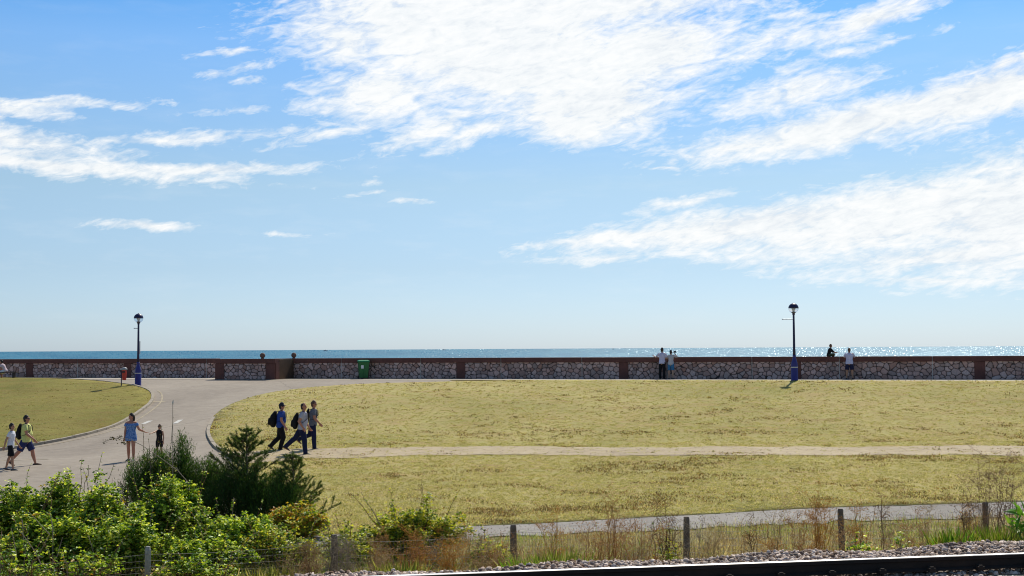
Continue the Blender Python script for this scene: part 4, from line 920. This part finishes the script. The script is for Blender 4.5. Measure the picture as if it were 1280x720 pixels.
# ================================================================== PEOPLE
def skinmat(name, col):
    m, t, b = material(name); n = t.noise(obc(t), 12, 3)
    t.put(b.inputs['Base Color'], t.mix(n, tuple(c*.85 for c in col), tuple(c*1.12 for c in col))); b.inputs['Roughness'].default_value = .55
    b.inputs['Subsurface Weight'].default_value = .08; b.inputs['Subsurface Radius'].default_value = (.02, .008, .004); return m
SKIN = skinmat('skin_tan', (.42, .22, .13)); SKINR = skinmat('skin_ruddy', (.46, .20, .12)); SKINP = skinmat('skin_pale', (.50, .30, .20))
HAIRD = simple('hair_dark', (.025, .016, .012), .6, .3, 30, .4); HAIRB = simple('hair_brown', (.11, .055, .03), .6, .3, 30, .4); HAIRL = simple('hair_fair', (.30, .20, .10), .6, .3, 30, .4); HAIRG = simple('hair_grey', (.18, .15, .13), .6, .3, 30, .4)
EYE = simple('eye_dark', (.02, .015, .012), .2, .1, 5, 0); LIP = simple('lip', (.32, .12, .09), .5, .1, 20, 0); SHADE = simple('sunglass_lens', (.01, .01, .012), .15, .1, 5, 0)
def remesh(mb, vox, smooth=3):
    me = bpy.data.meshes.new('t'); me.from_pydata([tuple(v) for v in mb.v], [], mb.f); bm = bmesh.new(); bm.from_mesh(me); bmesh.ops.recalc_face_normals(bm, faces=bm.faces); bm.to_mesh(me); bm.free()
    o = bpy.data.objects.new('t', me); C.objects.link(o)
    q = o.modifiers.new('r', 'REMESH'); q.mode = 'VOXEL'; q.voxel_size = vox
    if smooth: q = o.modifiers.new('s', 'SMOOTH'); q.factor = .5; q.iterations = smooth
    bpy.context.view_layer.update(); dg = bpy.context.evaluated_depsgraph_get(); e = o.evaluated_get(dg).to_mesh()
    n = len(e.vertices); v = np.empty(n*3, np.float32); e.vertices.foreach_get('co', v); F4 = np.empty(len(e.loops), np.int32); e.loops.foreach_get('vertex_index', F4)
    tot = np.empty(len(e.polygons), np.int32); e.polygons.foreach_get('loop_total', tot)
    fs = F4.reshape(-1, 4) if (tot == 4).all() else None
    if fs is None: out = [tuple(p.vertices) for p in e.polygons]
    else: out = fs.copy()
    v = v.reshape(-1, 3).copy(); o.evaluated_get(dg).to_mesh_clear(); bpy.data.objects.remove(o); bpy.data.meshes.remove(me); return v, out
def solid(name, mb, mat, parent, vox=.010, smooth=3, extra=None):
    v, f = remesh(mb, vox, smooth)
    Fs = [f] if isinstance(f, np.ndarray) else [np.array([q for q in f if len(q) == k]) for k in (3, 4) if any(len(q) == k for q in f)]
    if extra is not None and extra.v:
        ev = np.array([tuple(q) for q in extra.v], np.float32); 
        for k in set(len(q) for q in extra.f): Fs.append(np.array([q for q in extra.f if len(q) == k], np.int32)+len(v))
        v = np.concatenate([v, ev])
    return mk(name, v, Fs, mat, parent, True)
def ik(a, b, l1, l2, pole):
    """middle joint between a and b bending towards pole"""
    d = b-a; L = min(d.length, (l1+l2)*.999); dn = d.normalized(); x = (l1*l1-l2*l2+L*L)/(2*L); h = math.sqrt(max(l1*l1-x*x, 0))
    p = Vector(pole); p = (p-dn*p.dot(dn)); p = p.normalized() if p.length > 1e-5 else Vector((0, 1, 0)); return a+dn*x+p*h, a+dn*L
def rad(*a): return [math.radians(x) for x in a]
def person(loc, face, H, label, legs, arms, lean=2, bulk=1., belly=0., skin=None, shirt=None, sleeve=.55, shirt_len=0., bottoms=None, cut='long', shoes=None, hair=None, hairlen=0, head=(0, 0), female=False,
           glasses=False, cap=None, sit=None, dress=None, sock=None, bald=False, hips_shift=0., group=None):
    """legs: two of (thigh forward, knee bend, spread, toe) or dict(target); arms: two of (forward, outward, elbow bend) or a Vector target; index 0 is the person's left (+y)"""
    k = H/1.75; U = Vector
    root = empty('person', loc, math.radians(face), label, 'person', group)
    hip = U((0, 0, 0)); sp = U((math.sin(math.radians(lean)), 0, math.cos(math.radians(lean)))); sh = hip+sp*.50*k; nk = sh+sp*.045*k
    upd = (sp+U((0, 0, .8))).normalized(); hc = nk+upd*.138*k; bk = bulk*k
    J = {}
    lt, ls = .43*k, .43*k
    low = 0; ft = []
    for i, s_ in ((0, 1), (1, -1)):
        hj = hip+U((0, s_*.092*k, -.02*k)); g = legs[i]
        if isinstance(g, dict):
            kn, an = ik(hj, U(g['to'])*k, lt, ls, g.get('pole', (1, 0, 0))); toe = math.radians(g.get('toe', 0)); fd = U(g.get('dir', (1, s_*.15, 0))).normalized()
        else:
            a, b_, sprd, toe = rad(*g); d1 = U((math.sin(a)*math.cos(sprd), s_*math.sin(sprd), -math.cos(a)*math.cos(sprd))); kn = hj+d1*lt
            a2 = a-b_; d2 = U((math.sin(a2)*math.cos(sprd*.4), s_*math.sin(sprd*.4), -math.cos(a2)*math.cos(sprd*.4))); an = kn+d2*ls; fd = U((1, s_*.15, 0)).normalized()
        f = (fd*math.cos(toe)+U((0, 0, math.sin(toe)))); up = (U((0, 0, 1))*math.cos(toe)-fd*math.sin(toe))
        heel = an-f*.05*k-up*.075*k; tip = an+f*.19*k-up*.075*k; ft.append((hj, kn, an, f, up, heel, tip)); low = min(low, heel.z, tip.z)
    off = U((0, 0, (-low if sit is None else sit+.09*k)))
    ft = [tuple(x+off if i in (0, 1, 2, 5, 6) else x for i, x in enumerate(q)) for q in ft]
    hip += off; sh += off; nk += off; hc += off
    X = U((sp.z, 0, -sp.x)); Y = U((0, 1, 0)); HY = Y
    W_ = (.92 if female else 1.)
    body = MB(); fin = MB()
    tp = [hip-sp*.07*k, hip+sp*.02*k, hip+sp*.17*k+X*belly*.5*k, hip+sp*.32*k, sh-sp*.07*k, sh+sp*.0*k, nk]
    tr = [(.085*bk, .135*bk), (.105*bk, .16*bk*(1.04 if female else 1)), ((.095+belly)*bk, .135*bk*W_+belly*.3), (.112*bk, .155*bk*W_), (.10*bk, .168*bk*W_), (.07*bk, .13*bk*W_), (.052*k, .056*k)]
    body.loft([p_ for p_ in tp], tr, HY, 16, 1)
    # head: skull, jaw, nose, brow, ears, turned
    hy, hp = math.radians(head[0]), math.radians(head[1]); Q = Matrix.Rotation(hy, 3, 'Z') @ Matrix.Rotation(hp, 3, 'Y')
    def hd(x, y, z): return hc+Q @ (U((x, y, z))*k)
    body.tube([nk-sp*.03*k, hd(-.012, 0, -.06)], [.056*k, .053*k], 12, 1)
    body.loft([hd(-.03, 0, -.03), hd(-.022, 0, .02), hd(-.014, 0, .062), hd(-.010, 0, .088)], [(.078*k, .066*k), (.092*k, .075*k), (.082*k, .067*k), (.056*k, .046*k)], HY, 16, 1)
    body.loft([hd(.012, 0, .03), hd(.022, 0, -.03), hd(.030, 0, -.075), hd(.035, 0, -.10)], [(.066*k, .066*k), (.062*k, .060*k), (.050*k, .046*k), (.030*k, .026*k)], HY, 14, 1)
    body.tube([hd(.078, 0, .015), hd(.098, 0, -.022)], [.009*k, .0145*k], 8, 1); body.tube([hd(.074, .028, .030), hd(.08, 0, .028), hd(.074, -.028, .030)], [.008*k]*3, 8, 1)
    body.tube([hd(.070, .018, -.063), hd(.080, 0, -.060), hd(.070, -.018, -.063)], [.008*k]*3, 8, 1)
    for s_ in (1, -1): body.loft([hd(-.01, s_*.074, .015), hd(-.008, s_*.08, -.025)], [(.018*k, .007*k), (.012*k, .006*k)], HY, 8, 1)
    AR = []
    for i, s_ in ((0, 1), (1, -1)):
        sj = sh-sp*.035*k+Y*s_*.165*bk**.6*k**.4*W_; g = arms[i]; l1, l2 = .29*k, .25*k
        if isinstance(g, dict):
            el_, wr = ik(sj, U(g['to']), l1, l2, g.get('pole', (-1, s_, -.6)))
        else:
            a, o_, e_ = rad(*g); d1 = U((math.sin(a)*math.cos(o_), s_*math.sin(o_), -math.cos(a)*math.cos(o_))); el_ = sj+d1*l1; a2 = a+e_; d2 = U((math.sin(a2)*math.cos(o_*.3), s_*math.sin(o_*.3)*.5, -math.cos(a2)*math.cos(o_*.3))); wr = el_+d2.normalized()*l2
        AR.append((sj, el_, wr)); am = bk**.7*k**.3
        body.tube([sj+Y*(-s_*.03*k), sj, sj.lerp(el_, .4), el_], [.052*am, .053*am, .047*am, .039*am], 12, 1)
        body.tube([el_, el_.lerp(wr, .3), wr], [.038*am, .040*am, .026*k], 12, 1)
        hdn = (wr-el_).normalized(); side = hdn.cross(U((0, 0, 1))); side = side.normalized() if side.length > .1 else U((1, 0, 0))
        side = X.lerp(side, .3).normalized() if abs(hdn.z) > .5 else side; side = (side-hdn*side.dot(hdn)).normalized(); nrm = hdn.cross(side)
        pe = wr+hdn*.085*k; body.loft([wr-hdn*.01*k, wr+hdn*.03*k, pe], [(.016*k, .026*k), (.016*k, .038*k), (.013*k, .040*k)], side, 10, 1)
        curl = nrm*s_
        for q, (fy, fl) in enumerate(((-.030, .062), (-.010, .075), (.011, .072), (.031, .055))):
            b0 = pe+side*fy*k-hdn*.02*k; p1 = b0+(hdn+side*fy*1.5)*.04*k; p2 = p1+(hdn*.9-curl*.45).normalized()*fl*.5*k; p3 = p2+(hdn*.6-curl*.8).normalized()*fl*.42*k
            fin.tube([b0, p1, p2, p3], [.0095*k, .009*k, .0085*k, .007*k], 8, 1)
        b0 = wr+side*(-.02*k)+hdn*.03*k; p1 = b0+(hdn*.6-side*.8).normalized()*.045*k; p2 = p1+(hdn*.95-side*.2-curl*.2).normalized()*.038*k; fin.tube([b0, p1, p2], [.012*k, .0105*k, .0085*k], 8, 1)
    lb = bk**.8*k**.2
    for (hj, kn, an, f, up, heel, tip) in ft:
        body.tube([hj+U((0, 0, .0)), hj.lerp(kn, .35), kn], [.088*lb, .078*lb, .055*lb], 14, 1)
        cf_ = (-f*.012*k)
        body.tube([kn, kn.lerp(an, .3)+cf_, kn.lerp(an, .65)+cf_*.5, an], [.053*lb, .057*lb, .044*lb, .034*k], 12, 1)
        body.loft([an-f*.045*k-up*.045*k, an+f*.03*k-up*.045*k, an+f*.12*k-up*.055*k, an+f*.175*k-up*.06*k], [(.03*k, .03*k), (.036*k, .036*k), (.022*k, .042*k), (.012*k, .03*k)], Y, 12, 1)
    bo = solid('body', body, skin or SKIN, root, .011, 2, fin)
    # clothes
    ex = .016*k
    if shirt:
        m_ = MB(); bot = hip-sp*(.05+shirt_len)*k
        m_.loft([bot]+tp[1:6]+[nk-sp*.012*k], [(tr[1][0]*1.0+ex*1.3, tr[1][1]*1.02+ex*1.2)]+[(a+ex*1.15, b_+ex) for a, b_ in tr[1:5]]+[(tr[5][0]+ex*.8, tr[5][1]+ex*.7), (.062*k, .07*k)], HY, 18, 0)
        for sj, el_, wr in AR:
            am = bk**.7*k**.3
            if sleeve > 0:
                P_ = [sj-Y*(0), sj.lerp(el_, .3), sj.lerp(el_, min(sleeve, 1))]+([el_.lerp(wr, sleeve-1)] if sleeve > 1 else [])
                m_.tube([sj+(sh-sp*.04*k-sj)*.35]+P_, [.060*am, .066*am, .066*am, .060*am*(1.05 if sleeve < 1 else .9)]+([.046*am] if sleeve > 1 else []), 14, 2)
        solid('shirt', m_, shirt, root, .011, 2)
    if dress:
        m_ = MB(); top = sh-sp*.075*k
        m_.loft([hip-sp*.20*k, hip-sp*.08*k, hip, tp[2], tp[3], top], [(.15*bk, .20*bk), (.14*bk, .20*bk), (.125*bk, .185*bk), (.105*bk, .15*bk), (.13*bk, .175*bk), (.11*bk, .19*bk)], HY, 22, 0)
        for (hj, kn, an, *_r) in ft: m_.tube([hj, hj.lerp(kn, .38)], [.11*lb, .115*lb], 16, 0)
        m_.loft([top-sp*.09*k, top-sp*.02*k, top+sp*.01*k], [(.145*bk, .235*bk), (.135*bk, .225*bk), (.10*bk, .205*bk)], HY, 22, 0)
        for sj, el_, wr in AR: m_.tube([sj.lerp(el_, .12), sj.lerp(el_, .5)], [.07*k, .082*k], 14, 0)
        solid('playsuit', m_, dress, root, .011, 1)
    if bottoms:
        m_ = MB(); m_.loft([hip-sp*.09*k, hip, hip+sp*.10*k], [(tr[0][0]+ex, tr[0][1]+ex), (tr[1][0]+ex*.9, tr[1][1]+ex*.8), (tr[2][0]+ex*.35, tr[2][1]+ex*.35)], HY, 18, 0)
        for (hj, kn, an, f, up, heel, tip) in ft:
            if cut == 'long': m_.tube([hj, hj.lerp(kn, .35), kn, kn.lerp(an, .4)-f*.008*k, an.lerp(kn, .02)-up*.02*k], [.100*lb, .094*lb, .075*lb, .070*lb, .062*lb], 14, 0)
            else: m_.tube([hj, hj.lerp(kn, .35), hj.lerp(kn, .92 if cut == 'knee' else .72)], [.102*lb, .100*lb, .092*lb], 14, 0)
        solid('trousers' if cut == 'long' else 'shorts', m_, bottoms, root, .011, 2)
    if shoes:
        for (hj, kn, an, f, up, heel, tip) in ft:
            m_ = MB(); m_.loft([heel+up*.040*k-f*.012*k, heel+up*.045*k+f*.05*k, heel+up*.042*k+f*.12*k, heel+up*.032*k+f*.19*k, heel+up*.026*k+f*.235*k], [(.036*k, .036*k), (.045*k, .043*k), (.038*k, .048*k), (.028*k, .047*k), (.018*k, .032*k)], Y, 14, 1)
            if cut == 'long' or sock: m_.tube([an-up*.05*k, an+up*.015*k], [.045*k, .045*k], 12, 0)
            solid('shoe', m_, shoes, root, .010, 1)
    if hair and not bald:
        m_ = MB(); m_.loft([hd(-.045, 0, -.045), hd(-.036, 0, .01), hd(-.024, 0, .055), hd(-.020, 0, .084)], [(.066*k, .070*k), (.094*k, .084*k), (.094*k, .081*k), (.072*k, .062*k)], HY, 16, 1)
        m_.loft([hd(.02, 0, .085), hd(.055, 0, .078)], [(.022*k, .05*k), (.014*k, .045*k)], HY, 12, 1)
        if hairlen: m_.loft([hd(-.06, 0, .03), hd(-.085, 0, -.05), hd(-.085, 0, -.05-hairlen)], [(.06*k, .075*k), (.05*k, .075*k), (.028*k, .055*k)], HY, 14, 1)
        solid('hair', m_, hair, root, .009, 2)
    elif bald and hair:
        m_ = MB(); m_.loft([hd(-.05, 0, -.045), hd(-.046, 0, .035)], [(.062*k, .072*k), (.080*k, .080*k)], HY, 14, 1); solid('hair', m_, hair, root, .009, 2)
    if cap:
        m_ = MB(); m_.loft([hd(-.016, 0, .035), hd(-.014, 0, .066), hd(-.012, 0, .090)], [(.106*k, .088*k), (.102*k, .084*k), (.076*k, .064*k)], HY, 18, 1); m_.loft([hd(.05, 0, .05), hd(.14, 0, .038)], [(.012*k, .07*k), (.008*k, .05*k)], HY, 12, 1); solid('cap', m_, cap, root, .009, 1)
    if glasses:
        m_ = MB()
        for s_ in (1, -1): m_.loft([hd(.082, s_*.030, .012), hd(.090, s_*.030, .010)], [(.024*k, .027*k), (.02*k, .024*k)], HY, 12, 0); m_.tube([hd(.075, s_*.06, .016), hd(-.01, s_*.083, .018)], .004*k, 6)
        m_.tube([hd(.086, .06, .016), hd(.094, 0, .016), hd(.086, -.06, .016)], .005*k, 6); m_.build('sunglasses', SHADE, root)
    else:
        for s_ in (1, -1): MB().tube([hd(.068, s_*.029, .010), hd(.079, s_*.028, .010)], [.012*k, .006*k], 8, 1).build('eye', EYE, root, True)
    MB().tube([hd(.076, .022, -.062), hd(.088, 0, -.060), hd(.076, -.022, -.062)], [.005*k, .007*k, .005*k], 8, 1).build('mouth', LIP, root, True)
    inf = dict(root=root, hip=hip, sh=sh, sp=sp, X=X, AR=AR, ft=ft, k=k, hd=hd, tr=tr, bk=bk)
    return inf
BPK = cloth('backpack_fabric', (.012, .012, .014))
def backpack(pi, label, big=1., straps=True, low=0.):
    """rests on the back of a person: its own thing"""
    r0 = pi['root']; k = pi['k']; sp, X, sh, hip = pi['sp'], pi['X'], pi['sh'], pi['hip']; back = (pi['tr'][3][0]+.015)
    M = r0.matrix_basis if False else Matrix.Translation(r0.location) @ Matrix.Rotation(r0.rotation_euler.z, 4, 'Z')
    base = hip+sp*(.06-low)*k-X*(back+.10*big*k); r = empty('backpack', M @ base, r0.rotation_euler.z, label, 'backpack', 'backpacks carried by the walkers')
    def L(v): return v-base
    m_ = MB(); c0 = L(hip+sp*(.04-low)*k-X*(back+.085*big)); c1 = L(sh-sp*(.01+low)*k-X*(back+.055*big))
    m_.loft([c0, c0.lerp(c1, .25)-X*.03*big, c0.lerp(c1, .7)-X*.02*big, c1], [(.085*big, .13*big), (.115*big, .16*big), (.10*big, .155*big), (.05*big, .11*big)], (0, 1, 0), 18, 1)
    m_.loft([c0.lerp(c1, .08)-X*.12*big, c0.lerp(c1, .42)-X*.13*big], [(.05*big, .10*big), (.045*big, .10*big)], (0, 1, 0), 14, 1)
    for s_ in (-1, 1): m_.loft([c0.lerp(c1, .1)+Vector((0, s_*.14*big, 0)), c0.lerp(c1, .4)+Vector((0, s_*.15*big, 0))], [(.05*big, .035*big)]*2, (0, 1, 0), 12, 1)
    solid('bag', m_, BPK, r, .012, 2)
    st = MB()
    for s_ in (-1, 1):
        y = s_*.105*k; f0 = pi['tr'][4][0]+.026; pts = [L(sh-sp*.03*k-X*(back+.01)+Vector((0, y, 0))), L(sh+sp*.035*k+Vector((0, y, 0))), L(sh-sp*.05*k+X*f0+Vector((0, y, 0))), L(sh-sp*.2*k+X*(f0+.02)+Vector((0, y*1.15, 0))), L(hip+sp*.16*k+X*.03+Vector((0, s_*(pi['tr'][2][1]+.03), 0))), L(hip+sp*.1*k-X*(back+.02)+Vector((0, y, 0)))]
        s2 = MB(); s2.loft(pts, [(.008, .024)]*6, (0, 1, 0), 8, 0); s2.build('strap', BPK, r)
    if big > 1.1:
        for q in range(4): a = c0.lerp(c1, .02+.05*q)-X*(.12+.02*q); MB().tube([a, a-X*.05-sp*.06, a-X*.07-sp*.12], [.008, .007, .005], 6).build('hanging_strap', BPK, r)
    return r
def onp(px_, py_, dz=0): p = pick(px_, py_, dz); p.z += dz; return p
cW = cloth('white_cotton', (.72, .72, .76)); cY = cloth('yellow_cotton', (.62, .64, .22)); cB = cloth('blue_cotton', (.03, .075, .32)); cN = cloth('navy_denim', (.016, .02, .06)); cK = cloth('black_cotton', (.012, .012, .014))
cG = cloth('grey_cotton', (.13, .14, .17)); cL = cloth('pale_lilac_cotton', (.60, .58, .74)); cP = cloth('pale_grey_knit', (.50, .50, .52)); cT = cloth('blue_shorts', (.05, .19, .36)); cS = cloth('denim_shorts', (.03, .04, .12)); cPk = cloth('pink_white_cotton', (.66, .52, .54)); cOl = cloth('olive_cotton', (.05, .07, .04))
m, t, b = material('blue_print'); n = t.noise(obc(t), 34, 2, .5); t.put(b.inputs['Base Color'], t.mix(t.ramp(n, [(.44, 0), (.58, 1)]), (.04, .13, .36), (.20, .32, .55))); b.inputs['Roughness'].default_value = .9; t.put(b.inputs['Normal'], t.bump(t.noise(t.mapping(obc(t), (1, 1, .3)), 16, 3), .7, .03)); cD = m
SHOEB = simple('shoe_black', (.015, .014, .014), .5, .2, 20, .1); SHOEW = simple('shoe_brown', (.10, .06, .04), .6, .2, 20, .1); SHOEG = simple('sandal_grey', (.08, .08, .09), .6, .2, 20, .1)
# left pair
man = person(onp(32, 582.5), 3, 1.78, 'broad man in a yellow t-shirt and blue shorts striding with a black backpack', [(26, 12, 2, 4), (-26, 14, 3, -26)], [(6, 8, 30), (18, 8, 34)], lean=2, bulk=1.28, belly=.045, skin=SKINR, shirt=cY, sleeve=.62, shirt_len=.04, bottoms=cS, cut='knee', shoes=SHOEW, hair=HAIRD, glasses=True, head=(0, 0))
backpack(man, 'black backpack on the back of the man in yellow', .8)
boy = person(onp(13, 588.5), 2, 1.56, 'boy in a white t-shirt and black shorts walking in front of the man in yellow', [(-10, 8, 3, -8), (14, 10, 2, 0)], [(10, 6, 26), (-26, 12, 12)], lean=4, bulk=.98, skin=SKIN, shirt=cW, sleeve=.6, shirt_len=.05, bottoms=cK, cut='knee', shoes=SHOEG, hair=HAIRD, head=(-5, 4))
# woman and child, hand in hand, coming towards the railway
wl = onp(163.5, 577); cl_ = onp(199, 574)
face_w = -96; aw = math.radians(face_w); k = 1.66/1.75; mid = (at(183.5, 541.5, (wl.y+cl_.y)/2-.15))
def loc_of(root_loc, face, p): return Matrix.Rotation(-math.radians(face), 3, 'Z') @ (p-root_loc)
woman = person(wl, face_w, 1.66, 'woman in a blue off the shoulder playsuit holding the hand of a child', [(5, 6, 2, 0), (-3, 3, 2, -4)], [dict(to=loc_of(wl, face_w, mid+Vector((-.08, 0, .05))), pole=(-.2, .6, -1)), (4, 9, 10)], lean=0, bulk=1.12, female=True, skin=SKINR, dress=cD, shoes=SHOEG, hair=HAIRD, hairlen=.16, head=(-38, 0))
fc = -92
child = person(cl_, fc, 1.22, 'small child in black and sunglasses holding the hand of the woman in blue', [(4, 6, 3, 0), (-4, 3, 3, 0)], [(6, 14, 12), dict(to=loc_of(cl_, fc, mid+Vector((.10, 0, -.02))), pole=(-.3, -.5, -1))], lean=0, bulk=.92, skin=SKIN, shirt=cK, sleeve=0, bottoms=cK, cut='short', shoes=SHOEG, hair=HAIRB, glasses=True, head=(-10, 0))
# three walkers
w1 = person(onp(350.5, 563.5), 2, 1.76, 'man in a blue shirt and dark cap, last of the three walkers', [(-8, 38, 2, -34), (17, 34, 2, 0)], [(0, 10, 22), (6, 10, 26)], lean=5, bulk=1.28, belly=.03, skin=SKINR, shirt=cB, sleeve=.62, bottoms=cK, cut='long', shoes=SHOEB, hair=HAIRD, cap=simple('cap_dark', (.015, .017, .03), .8, .2, 20, .1), head=(-4, 3), shirt_len=.03)
backpack(w1, 'large black backpack with hanging straps on the man in the blue shirt', 1.22, low=.04)
w2 = person(onp(377.5, 569), 2, 1.82, 'balding man in a pale shirt and jeans, in the middle of the three walkers', [(-34, 16, 2, -30), (13, 8, 2, 2)], [(4, 10, 30), (-26, 10, 60)], lean=6, bulk=1.24, belly=.02, skin=SKINR, shirt=cloth('white_grey_shirt', (.42, .42, .50)), sleeve=.6, bottoms=cN, cut='long', shoes=SHOEB, hair=HAIRD, bald=True, head=(-14, 3), shirt_len=.03)
backpack(w2, 'black backpack on the balding man in the middle of the walkers', .98, low=.06)
w3 = person(onp(391, 562.5), 2, 1.78, 'bearded man in a grey shirt and dark jeans leading the three walkers', [(-18, 52, 2, -40), (7, 4, 2, 0)], [(4, 8, 34), (12, 8, 34)], lean=4, bulk=1.22, skin=SKINR, shirt=cG, sleeve=.62, bottoms=cN, cut='long', shoes=SHOEW, hair=HAIRB, glasses=True, head=(-12, 6), shirt_len=.03)
backpack(w3, 'small dark backpack on the bearded man leading the walkers', .7)
# at the wall
def atwall(px_, back): x = on_line(px_, -back); return Vector((x, ywall(x)-back, 2.205))
WT = 1.275
n_w = math.degrees(math.atan(-.29))+90
pl = atwall(826.8, .42); fm = n_w-4
a = person(pl, fm, 1.80, 'person in black trousers at the wall, one arm stretched out along its top', [(2, 4, 3, 0), (-3, 2, 3, 0)], [dict(to=(.30, .54, WT+.04), pole=(-.3, .5, -1)), dict(to=(.30, -.18, WT+.04), pole=(-.3, -.6, -1.4))], lean=7, bulk=1.08, skin=SKINP, shirt=cL, sleeve=.7, bottoms=cK, cut='long', shoes=SHOEB, hair=HAIRD, head=(-25, 4), shirt_len=.05)
pr_ = atwall(837.8, .46)
b2 = person(pr_, n_w-8, 1.66, 'person in blue shorts at the wall holding a small camera up', [(2, 3, 4, 0), (-2, 2, 4, 0)], [dict(to=(.22, .16, WT+.04), pole=(-.3, 1, -.6)), dict(to=(.16, -.19, 1.45), pole=(.2, -.8, -1.6))], lean=4, bulk=1.06, female=True, skin=SKINP, shirt=cP, sleeve=.75, bottoms=cT, cut='knee', shoes=SHOEG, hair=HAIRD, head=(-6, 0), shirt_len=.04)
c_ = Matrix.Rotation(b2['root'].rotation_euler.z, 3, 'Z') @ (b2['AR'][1][2]+Vector((.03, .0, .12)))+b2['root'].location
cmr = empty('camera_held', c_, b2['root'].rotation_euler.z, 'small black camera held up by the person in blue shorts', 'camera'); MB().box((0, 0, 0), (.05, .15, .10), bev=.008).build('camera_body', BLACK, cmr); MB().tube([(.02, 0, 0), (.09, 0, 0)], .03, 14).build('lens', BLACK, cmr)
pm = atwall(1060.5, .55)
c3 = person(pm, n_w, 1.74, 'person in lilac top and dark shorts leaning on the wall, elbows out', [(1, 2, 7, 0), (-1, 2, 7, 0)], [dict(to=(.44, .12, WT+.05), pole=(-.2, 1.1, -1.1)), dict(to=(.44, -.12, WT+.05), pole=(-.2, -1.1, -1.1))], lean=11, bulk=1.2, skin=SKIN, shirt=cL, sleeve=.75, bottoms=cN, cut='knee', shoes=SHOEB, hair=HAIRB, head=(0, 10), shirt_len=.07)
ps = wp(1034.5, .22)
c4 = person(Vector((ps.x, ps.y, 2.202+WT)), n_w-90+12, 1.38, 'person in black sitting cross-legged on top of the wall', [dict(to=(.28, -.12, -.06), pole=(.5, 1, .35), toe=-10, dir=(.3, -1, 0)), dict(to=(.36, .10, -.06), pole=(.5, -1, .35), toe=-10, dir=(.3, 1, 0))], [(38, 10, 40), (42, 8, 36)], lean=17, bulk=1.1, skin=SKIN, shirt=cK, sleeve=1.2, bottoms=cOl, cut='long', shoes=SHOEB, hair=HAIRB, head=(6, 4), sit=.0)
# on the bench at the left edge
bl_ = BENCH.location
c5 = person(Vector((at(6.8, 470, bl_.y).x, bl_.y, bl_.z)), 172, 1.70, 'person in a pink top leaning forward on the bench at the left edge', [(78, 82, 6, 0), (70, 78, 6, 0)], [dict(to=(.42, .10, .62), pole=(-1, 1, -.6)), dict(to=(.44, -.10, .60), pole=(-1, -1, -.6))], lean=30, bulk=1.05, skin=SKINR, shirt=cPk, sleeve=.6, bottoms=cW, cut='knee', shoes=SHOEB, hair=HAIRD, head=(0, 12), sit=.47, shirt_len=.0)
c6 = person(Vector((at(-6.5, 470, bl_.y).x, bl_.y+.05, bl_.z)), 178, 1.66, 'person in white half outside the picture on the bench', [(80, 84, 6, 0), (74, 80, 6, 0)], [(30, 8, 40), (34, 8, 40)], lean=16, bulk=1., skin=SKIN, shirt=cW, sleeve=.6, bottoms=cK, cut='long', shoes=SHOEB, hair=HAIRB, head=(0, 5), sit=.47)
